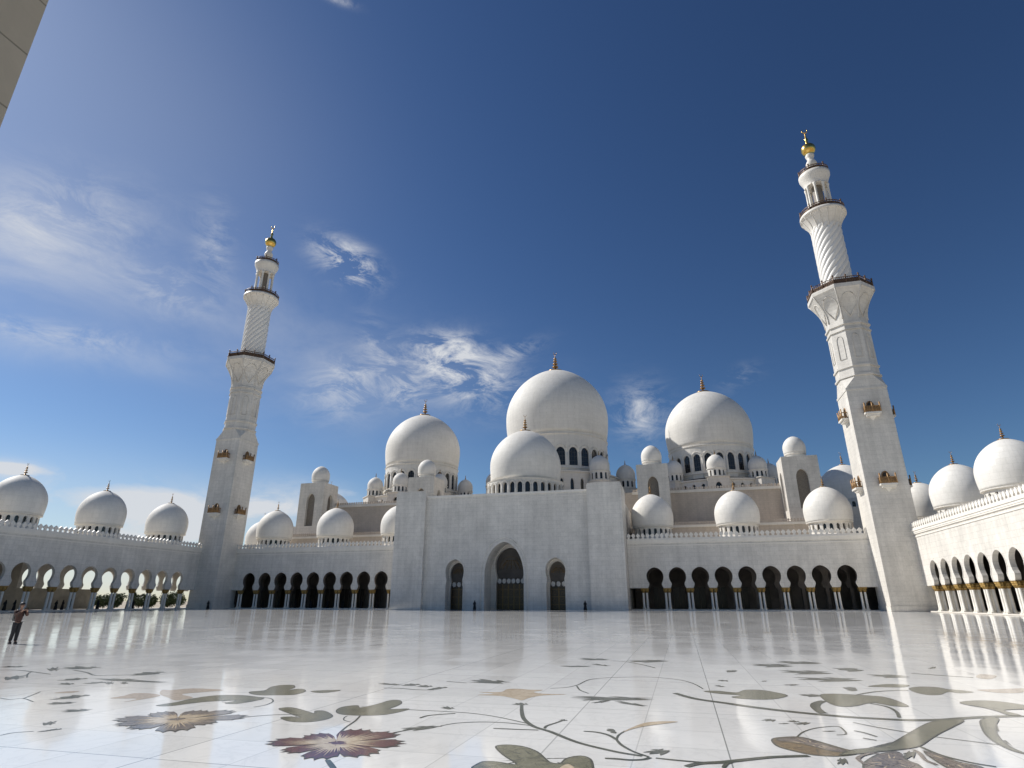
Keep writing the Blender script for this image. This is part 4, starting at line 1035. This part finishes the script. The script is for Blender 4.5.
for i, (x, y) in enumerate([(-95, 114), (-96, 119), (-94, 124), (-97, 129), (-95, 134), (-98, 140), (-96, 108), (-97, 146)]):
    shrub(x, y, 2.6 + .5 * (i * 37 % 3), 2.6, 'dark green shrub seen through the arches of the left arcade')

# ================================================================== PEOPLE
def skin_mesh(name, joints, edges, mat, parent, root=0, sub=2):
    me = bpy.data.meshes.new(name); me.from_pydata([j[0] for j in joints], edges, [])
    me.materials.append(M[mat])
    o = link(name, me, parent)
    md = o.modifiers.new('skin', 'SKIN'); md.use_smooth_shade = True; md.branch_smoothing = .4
    for i, j in enumerate(joints):
        sv = me.skin_vertices[0].data[i]; r = j[1]; sv.radius = (r, r) if not isinstance(r, tuple) else r; sv.use_root = (i == root)
    ms = o.modifiers.new('sub', 'SUBSURF'); ms.levels = sub; ms.render_levels = sub
    return o
def head(parent, c, tilt=0, face=(1, 0)):
    cx, cy, cz = c; a = math.atan2(face[1], face[0]); T = Matrix.Translation(c) @ Matrix.Rotation(a, 4, 'Z') @ Matrix.Rotation(tilt, 4, 'Y')
    return T
def person_photographer():
    t = thing('person', 'person in rust brown top and dark trousers holding up a phone, left in the courtyard', 'person', (6.95, 20.1, 0), None, math.radians(-12)); t.scale = (.9, .9, .9)
    H = [((0, 0, .94), .10), ((0, 0, 1.12), .09), ((0, 0, 1.32), (.10, .09)), ((.02, 0, 1.46), .055), ((.03, 0, 1.54), .05), ((.05, 0, 1.63), (.085, .10)), ((.055, 0, 1.70), (.075, .09)),
         ((0, .08, .90), .08), ((.03, .08, .50), .055), ((.03, .08, .09), .045), ((.15, .09, .045), .04),
         ((0, -.08, .90), .08), ((.0, -.08, .50), .055), ((-.09, -.08, .09), .045), ((.03, -.09, .045), .04),
         ((0, .19, 1.40), .045), ((.17, .24, 1.20), .036), ((.36, .10, 1.42), .032), ((.42, .06, 1.47), .03),
         ((0, -.19, 1.40), .045), ((.18, -.24, 1.22), .036), ((.36, -.10, 1.42), .032), ((.42, -.06, 1.47), .03)]
    E_ = [(0, 1), (1, 2), (2, 3), (3, 4), (4, 5), (5, 6), (0, 7), (7, 8), (8, 9), (9, 10), (0, 11), (11, 12), (12, 13), (13, 14), (2, 15), (15, 16), (16, 17), (17, 18), (2, 19), (19, 20), (20, 21), (21, 22)]
    skin_mesh('body', H, E_, 'skin', t)
    # fingers and thumbs
    for s in (1, -1):
        for k in range(4):
            y = s * .05; z = 1.50 - k * .018
            skin_mesh('finger', [((.41, y, z - .02), .011), ((.45, y * .8, z), .010), ((.475, y * .35, z + .004), .009), ((.47, y * .12, z + .004), .008)], [(0, 1), (1, 2), (2, 3)], 'skin', t, 0, 1)
        skin_mesh('thumb', [((.405, s * .05, 1.46), .012), ((.415, s * .035, 1.50), .011), ((.43, s * .025, 1.525), .009)], [(0, 1), (1, 2)], 'skin', t, 0, 1)
    f = MB(); T = Matrix.Translation((.055, 0, 1.665))
    f.lathe([(0, -.022), (.016, -.012), (.012, .02), (0, .03)], 8, 0, True, T @ Matrix.Translation((.092, 0, 0)))
    for s in (1, -1):
        f.lathe([(.0, -.03), (.018, -.01), (.02, .015), (0, .03)], 8, 0, True, T @ Matrix.Translation((.0, s * .082, 0)))
        f.lathe([(0, -.012), (.012, 0), (0, .012)], 8, 1, True, T @ Matrix.Translation((.083, s * .032, .022)))
    f.box(.085, .092, -.025, .025, -.045, -.036, 1, T)
    f.build('face', ['skin', 'hair'], t)
    skin_mesh('trousers', [((0, 0, 1.0), .14), ((0, .08, .88), .115), ((.03, .08, .50), .085), ((.03, .08, .10), .07), ((0, -.08, .88), .115), ((.0, -.08, .50), .085), ((-.09, -.08, .10), .07)], [(0, 1), (1, 2), (2, 3), (0, 4), (4, 5), (5, 6)], 'trousers', t)
    skin_mesh('shirt', [((0, 0, .88), .165), ((0, 0, 1.12), .15), ((0, 0, 1.33), (.17, .14)), ((.01, 0, 1.46), .085), ((0, .19, 1.40), .078), ((.17, .24, 1.20), .06), ((.335, .12, 1.39), .045), ((0, -.19, 1.40), .078), ((.18, -.24, 1.22), .06), ((.335, -.12, 1.39), .045)],
              [(0, 1), (1, 2), (2, 3), (2, 4), (4, 5), (5, 6), (2, 7), (7, 8), (8, 9)], 'shirt', t)
    h = MB(); h.lathe([(0.105, -.02), (.11, .03), (.095, .08), (.05, .115), (0, .125)], 16, 0, True, Matrix.Translation((.03, 0, 1.665)), rfun=lambda r, a, z: r * (1 - .22 * max(0, math.cos(a)) * (1 if z < .05 else .3)))
    h.lathe([(.06, -.12), (.075, -.04), (.07, .02)], 12, 0, True, Matrix.Translation((-.03, 0, 1.665)))
    h.build('hair', 'hair', t)
    sh = MB()
    for x, y in ((.07, .085), (-.05, -.085)):
        sh.lathe([(.05, 0), (.055, .03), (.05, .08), (.03, .10)], 10, 0, True, Matrix.Translation((x, y, 0)) @ Matrix.Diagonal((2.4, 1, 1, 1)))
    sh.build('shoe', 'bag', t)
    bg_ = MB(); bg_.box(-.30, -.16, -.12, .14, .98, 1.28); bg_.box(-.32, -.30, -.08, .10, 1.0, 1.15)
    for y in (-.11, .11): bg_.tube([(-.17, y, 1.26), (-.06, y, 1.46), (.10, y * .9, 1.40), (.13, y, 1.2), (-.15, y, 1.02)], .02, 5)
    bg_.build('backpack', 'bag', t)
    return t
person_photographer()
ph_o = thing('phone', 'dark phone held up by the person in rust brown top', 'phone', (6.95 + .40 * math.cos(-.209), 20.1 + .40 * math.sin(-.209), 1.36), None, math.radians(-12))
m = MB(); m.box(-.006, .006, -.075, .075, -.038, .038); m.box(-.0065, -.0062, -.07, .07, -.034, .034, 1)
m.build('phone_body', ['phone', 'glass'], ph_o)
def robed(x, y, h, mat, label, face=0, group=None, arm=False, bag=False):
    t = thing('person', label, 'person', (x, y, 0), group, face)
    s = h / 1.7
    J = [((0, 0, .9 * s), .12 * s), ((0, 0, 1.2 * s), (.15 * s, .12 * s)), ((.01, 0, 1.42 * s), .06 * s), ((.02, 0, 1.52 * s), .05 * s), ((.03, 0, 1.61 * s), (.08 * s, .095 * s)), ((.03, 0, 1.66 * s), (.07 * s, .085 * s)),
         ((.02, .18 * s, 1.36 * s), .055 * s), ((.08, .24 * s, 1.10 * s), .04 * s), ((.22 * s, .2 * s, 1.0 * s), .03 * s), ((.02, -.18 * s, 1.36 * s), .055 * s), ((.05, -.24 * s, 1.10 * s), .04 * s), ((.14 * s, -.22 * s, .92 * s), .03 * s),
         ((0, .09 * s, .8 * s), .09 * s), ((.02, .09 * s, .45 * s), .06 * s), ((0, .09 * s, .06 * s), .04 * s), ((0, -.09 * s, .8 * s), .09 * s), ((.02, -.09 * s, .45 * s), .06 * s), ((0, -.09 * s, .06 * s), .04 * s)]
    E_ = [(0, 1), (1, 2), (2, 3), (3, 4), (4, 5), (1, 6), (6, 7), (7, 8), (1, 9), (9, 10), (10, 11), (0, 12), (12, 13), (13, 14), (0, 15), (15, 16), (16, 17)]
    skin_mesh('body', J, E_, 'skin', t, 0, 1)
    r = MB()
    r.lathe([(.30 * s, .03 * s), (.27 * s, .35 * s), (.22 * s, .75 * s), (.18 * s, 1.0 * s), (.20 * s, 1.28 * s), (.19 * s, 1.40 * s), (.09 * s, 1.47 * s)], 24, 0, True,
            Matrix.Diagonal((.78, 1.05, 1, 1)), rfun=lambda rr, a, z: rr * (1 + (.07 * math.sin(9 * a) if z < .9 * s else 0)))
    for sg in (1, -1): r.tube([(.02, sg * .17 * s, 1.38 * s), (.07, sg * .25 * s, 1.10 * s), ((.17 if sg > 0 else .10) * s, sg * .22 * s, .98 * s)], [.075 * s, .07 * s, .065 * s], 8)
    r.build('robe', mat, t)
    v = MB(); v.lathe([(.15 * s, 1.38 * s), (.12 * s, 1.48 * s), (.105 * s, 1.58 * s), (.11 * s, 1.66 * s), (.07 * s, 1.73 * s), (0, 1.75 * s)], 16, 0, True, Matrix.Translation((-.01, 0, 0)))
    v.build('headscarf', mat if mat != 'robewhite' else 'robewhite', t)
    if bag: 
        b = MB(); b.box(-.08, .08, .26, .36, .62, .90); b.tube([(0, .30, .9), (0, .2, 1.2), (0, .1, 1.42)], .012, 5)
        b.build('shoulder_bag', 'bag', t)
robed(-5.65, 117.0, 1.72, 'robeblack', 'small person in dark clothes between the left small arch and the main arch', -1.6)
robed(16.2, 116.3, 1.70, 'robeblack', 'small person in a black robe in front of the right pylon of the portal', -1.4)
robed(-67.9, 117.0, 1.72, 'robeblack', 'small person in dark clothes at the foot of the left minaret', -1.4)
rp = random.Random(3)
spots = [(-75.2, 79.0), (-74.6, 80.1), (-76, 87.2), (-75.4, 88.0), (-75.0, 88.9), (-76.5, 91.6), (-75.2, 96.2), (-76.0, 103.5), (-75.3, 104.3), (-76.2, 108.1), (-75.1, 112.0)]
for i, (x, y) in enumerate(spots):
    robed(x, y, rp.uniform(1.6, 1.8), 'robeblack', 'distant person in dark clothes standing under the left arcade', rp.uniform(0, 6), 'people under the left arcade')
spots = [(-60.5, 126), (-56, 125.5), (-52, 126.2), (-47.5, 125.4), (-43.6, 126), (-39.5, 125.5), (-35.2, 126.1), (-31, 125.3)]
for i, (x, y) in enumerate(spots):
    robed(x, y, rp.uniform(1.6, 1.8), 'robeblack', 'distant person in dark clothes standing under the left front arcade wing', rp.uniform(0, 6), 'people under the left front wing')

# lift people standing on the arcade plinth
for o in list(COL.objects):
    if o.parent is None and o.get('category') == 'person' and (o.location.x < -72 or o.location.y > 122.4): o.location.z = .15

# ================================================================== LIGHT
EL, AZ = math.radians(42), math.radians(10)
sdir = Vector((-math.cos(EL) * math.cos(AZ), math.cos(EL) * math.sin(AZ), math.sin(EL)))
sl = bpy.data.lights.new('sun', 'SUN'); sl.energy = 5.0; sl.angle = math.radians(.53); sl.color = (1, .972, .925)
so = bpy.data.objects.new('sun', sl); COL.objects.link(so); so.rotation_euler = sdir.to_track_quat('Z', 'Y').to_euler()
W = bpy.data.worlds.new('World'); C.world = W; W.use_nodes = True; nt = W.node_tree; L = nt.links
bg = nt.nodes['Background']; bg.inputs['Strength'].default_value = .064
sky = N(nt, 'ShaderNodeTexSky', sky_type='NISHITA'); sky.sun_disc = False; sky.sun_elevation = EL
sky.sun_rotation = math.atan2(sdir.x, sdir.y); sky.altitude = 0; sky.air_density = 1.0; sky.dust_density = .3; sky.ozone_density = 2.2
tc = N(nt, 'ShaderNodeTexCoord'); D = tc.outputs['Generated']
nv = N(nt, 'ShaderNodeVectorMath', operation='NORMALIZE'); L.new(D, nv.inputs[0]); D = nv.outputs[0]
WISPS = [(2.6, (-33.09, 30.65, 2.43, 1.36, -20)), (1.7, (-20.82, 21.68, 3.99, 2.27, -12)), (0.9, (-22.79, 23.82, 2.46, 1.12, 10)), (0.9, (-31.95, 19.05, 3.31, 2.3, 25)), (1.0, (-26.1, 19.31, 1.69, 1.48, 0)), (0.6, (-28.89, 22.92, 1.3, 2.72, 30)), (0.9, (-2.37, 17.09, 2.24, 2.18, 40)), (0.4, (7.3, 19.34, 1.6, 0.83, 20)), (0.7, (-14.87, 23.33, 2.48, 0.76, 20)), (0.5, (-45.65, 29.7, 1.34, 2.92, 10)), (0.5, (-48.5, 25.11, 3.27, 1.82, 0)), (0.8, (-37.45, 51.16, 1.09, 0.32, 0)), (0.35, (-16.42, 19.14, 5.73, 2.29, 0)), (0.6, (-55.33, 19.6, 6.8, 0.84, 6)), (0.5, (-57.61, 28.4, 5.17, 2.86, 20)), (0.5, (-35.71, 8.51, 4.39, 1.62, 0)), (0.8, (-40.55, 7.79, 2.2, 1.35, 0))]
SOFTS = [(0.75, (-59.83, 25.59, 5.38, 3.23, 0)), (0.5, (-55.06, 18.47, 9.08, 1.32, 5)), (0.25, (-45.96, 24.85, 10.05, 3.67, 0)), (2.4, (-48.65, 7.59, 5.18, 1.68, 0)), (1.8, (-55.37, 9.16, 2.62, 0.56, 0)), (2.0, (-43.41, 6.37, 4.11, 1.55, 0)), (1.0, (-35.66, 8.08, 5.27, 1.77, 0)), (0.3, (-30.59, 19.93, 11.1, 5.37, 0))]
HAZES = [(0.12, (-60.69, 25.26, 8.51, 6.84, 0)), (0.12, (-55.52, 36.7, 14.9, 11.62, 0)), (0.34, (-52.18, 5.78, 20.87, 4.65, 0)), (0.5, (-48.12, 1.53, 15.21, 1.82, 0)), (0.05, (-44.38, 16.43, 21.94, 11.93, 0))]
PUFFS = [(1.1, (-47.29, 7.71, 4.78, 1.33, 0)), (1.0, (-42.97, 5.99, 3.79, 1.28, 0)), (0.9, (-55.68, 9.26, 2.47, 0.5, 0)), (0.7, (-36.02, 7.62, 4.02, 1.12, 0)), (0.6, (-30.98, 9.47, 1.99, 0.69, 0)), (0.8, (-50.0, 4.43, 9.11, 0.96, 0))]
SAT, GAM, TINT = 1.03, 1.36, (.535, .595, .64)
def blob(az, el, saz, sel, ang=0):
    """soft elliptic patch of sky at azimuth/elevation (deg), used as a cloud mask"""
    c = Vector((math.sin(math.radians(az)) * math.cos(math.radians(el)), math.cos(math.radians(az)) * math.cos(math.radians(el)), math.sin(math.radians(el))))
    e1 = Vector((math.cos(math.radians(az)), -math.sin(math.radians(az)), 0)); e2 = e1.cross(c) * 1
    ca, sa = math.cos(math.radians(ang)), math.sin(math.radians(ang)); a1 = e1 * ca + e2 * sa; a2 = e2 * ca - e1 * sa
    r = None
    for v, s_ in ((a1, saz), (a2, sel)):
        d = N(nt, 'ShaderNodeVectorMath', operation='DOT_PRODUCT'); L.new(D, d.inputs[0]); d.inputs[1].default_value = v
        q = math_n(nt, 'MULTIPLY', d.outputs['Value'], 1 / math.radians(s_)); q = math_n(nt, 'MULTIPLY', q, q)
        r = q if r is None else math_n(nt, 'ADD', r, q)
    g_ = math_n(nt, 'EXPONENT', math_n(nt, 'MULTIPLY', r, -1))
    dd = N(nt, 'ShaderNodeVectorMath', operation='DOT_PRODUCT'); L.new(D, dd.inputs[0]); dd.inputs[1].default_value = c
    return math_n(nt, 'MULTIPLY', g_, math_n(nt, 'GREATER_THAN', dd.outputs['Value'], 0))
mp = N(nt, 'ShaderNodeMapping'); mp.inputs['Rotation'].default_value = (.35, .5, .3); mp.inputs['Scale'].default_value = (1, 1, 2.2); L.new(D, mp.inputs[0])
nf = noise(nt, mp.outputs[0], 13, 12, .70, .5); nb = noise(nt, mp.outputs[0], 2.6, 7, .62, .6)
wisp = ramp(nt, nf, .43, 0, .70, 1); soft = ramp(nt, nb, .38, 0, .75, 1)
def total(lst):
    r = None
    for amp, b_ in lst:
        q = math_n(nt, 'MULTIPLY', b_, amp); r = q if r is None else math_n(nt, 'ADD', r, q)
    return r
w_mask = total([(a, blob(*p_)) for a, p_ in WISPS]); s_mask = total([(a, blob(*p_)) for a, p_ in SOFTS]); h_mask = total([(a, blob(*p_)) for a, p_ in HAZES])
cl = math_n(nt, 'ADD', math_n(nt, 'MULTIPLY', wisp, w_mask), math_n(nt, 'MULTIPLY', soft, s_mask))
cl = math_n(nt, 'ADD', cl, h_mask)
pm = math_n(nt, 'ADD', total([(a, blob(*p_)) for a, p_ in PUFFS]), math_n(nt, 'MULTIPLY', math_n(nt, 'SUBTRACT', noise(nt, mp.outputs[0], 7, 9, .6, .2), .5), 1.5))
cl = math_n(nt, 'ADD', cl, math_n(nt, 'MULTIPLY', ramp(nt, pm, .38, 0, .95, 1), .78))
cl = math_n(nt, 'MINIMUM', cl, .93)
hs = N(nt, 'ShaderNodeHueSaturation'); L.new(sky.outputs[0], hs.inputs['Color']); hs.inputs['Saturation'].default_value = SAT; hs.inputs['Value'].default_value = 1
gm = N(nt, 'ShaderNodeGamma'); gm.inputs['Gamma'].default_value = GAM; L.new(hs.outputs[0], gm.inputs['Color'])
L.new(mixcol(nt, cl, mixcol(nt, 1.0, gm.outputs[0], TINT, 'MULTIPLY'), (10.8, 11.1, 11.6)), bg.inputs['Color'])

# ================================================================== CAMERA
cd = bpy.data.cameras.new('camera'); co = bpy.data.objects.new('camera', cd); COL.objects.link(co); C.camera = co
cd.sensor_fit = 'HORIZONTAL'; cd.sensor_width = 36; cd.lens = 36 * 589.211 / 1024; cd.clip_start = .05; cd.clip_end = 8000
co.location = (33.691, 0, 1.658); co.rotation_euler = (PI / 2 + math.radians(20.2176), 0, math.radians(15.1859))
C.view_settings.view_transform = 'Standard'; C.view_settings.look = 'None'; C.view_settings.exposure = 0; C.view_settings.gamma = 1
C.render.resolution_x = 1024; C.render.resolution_y = 768
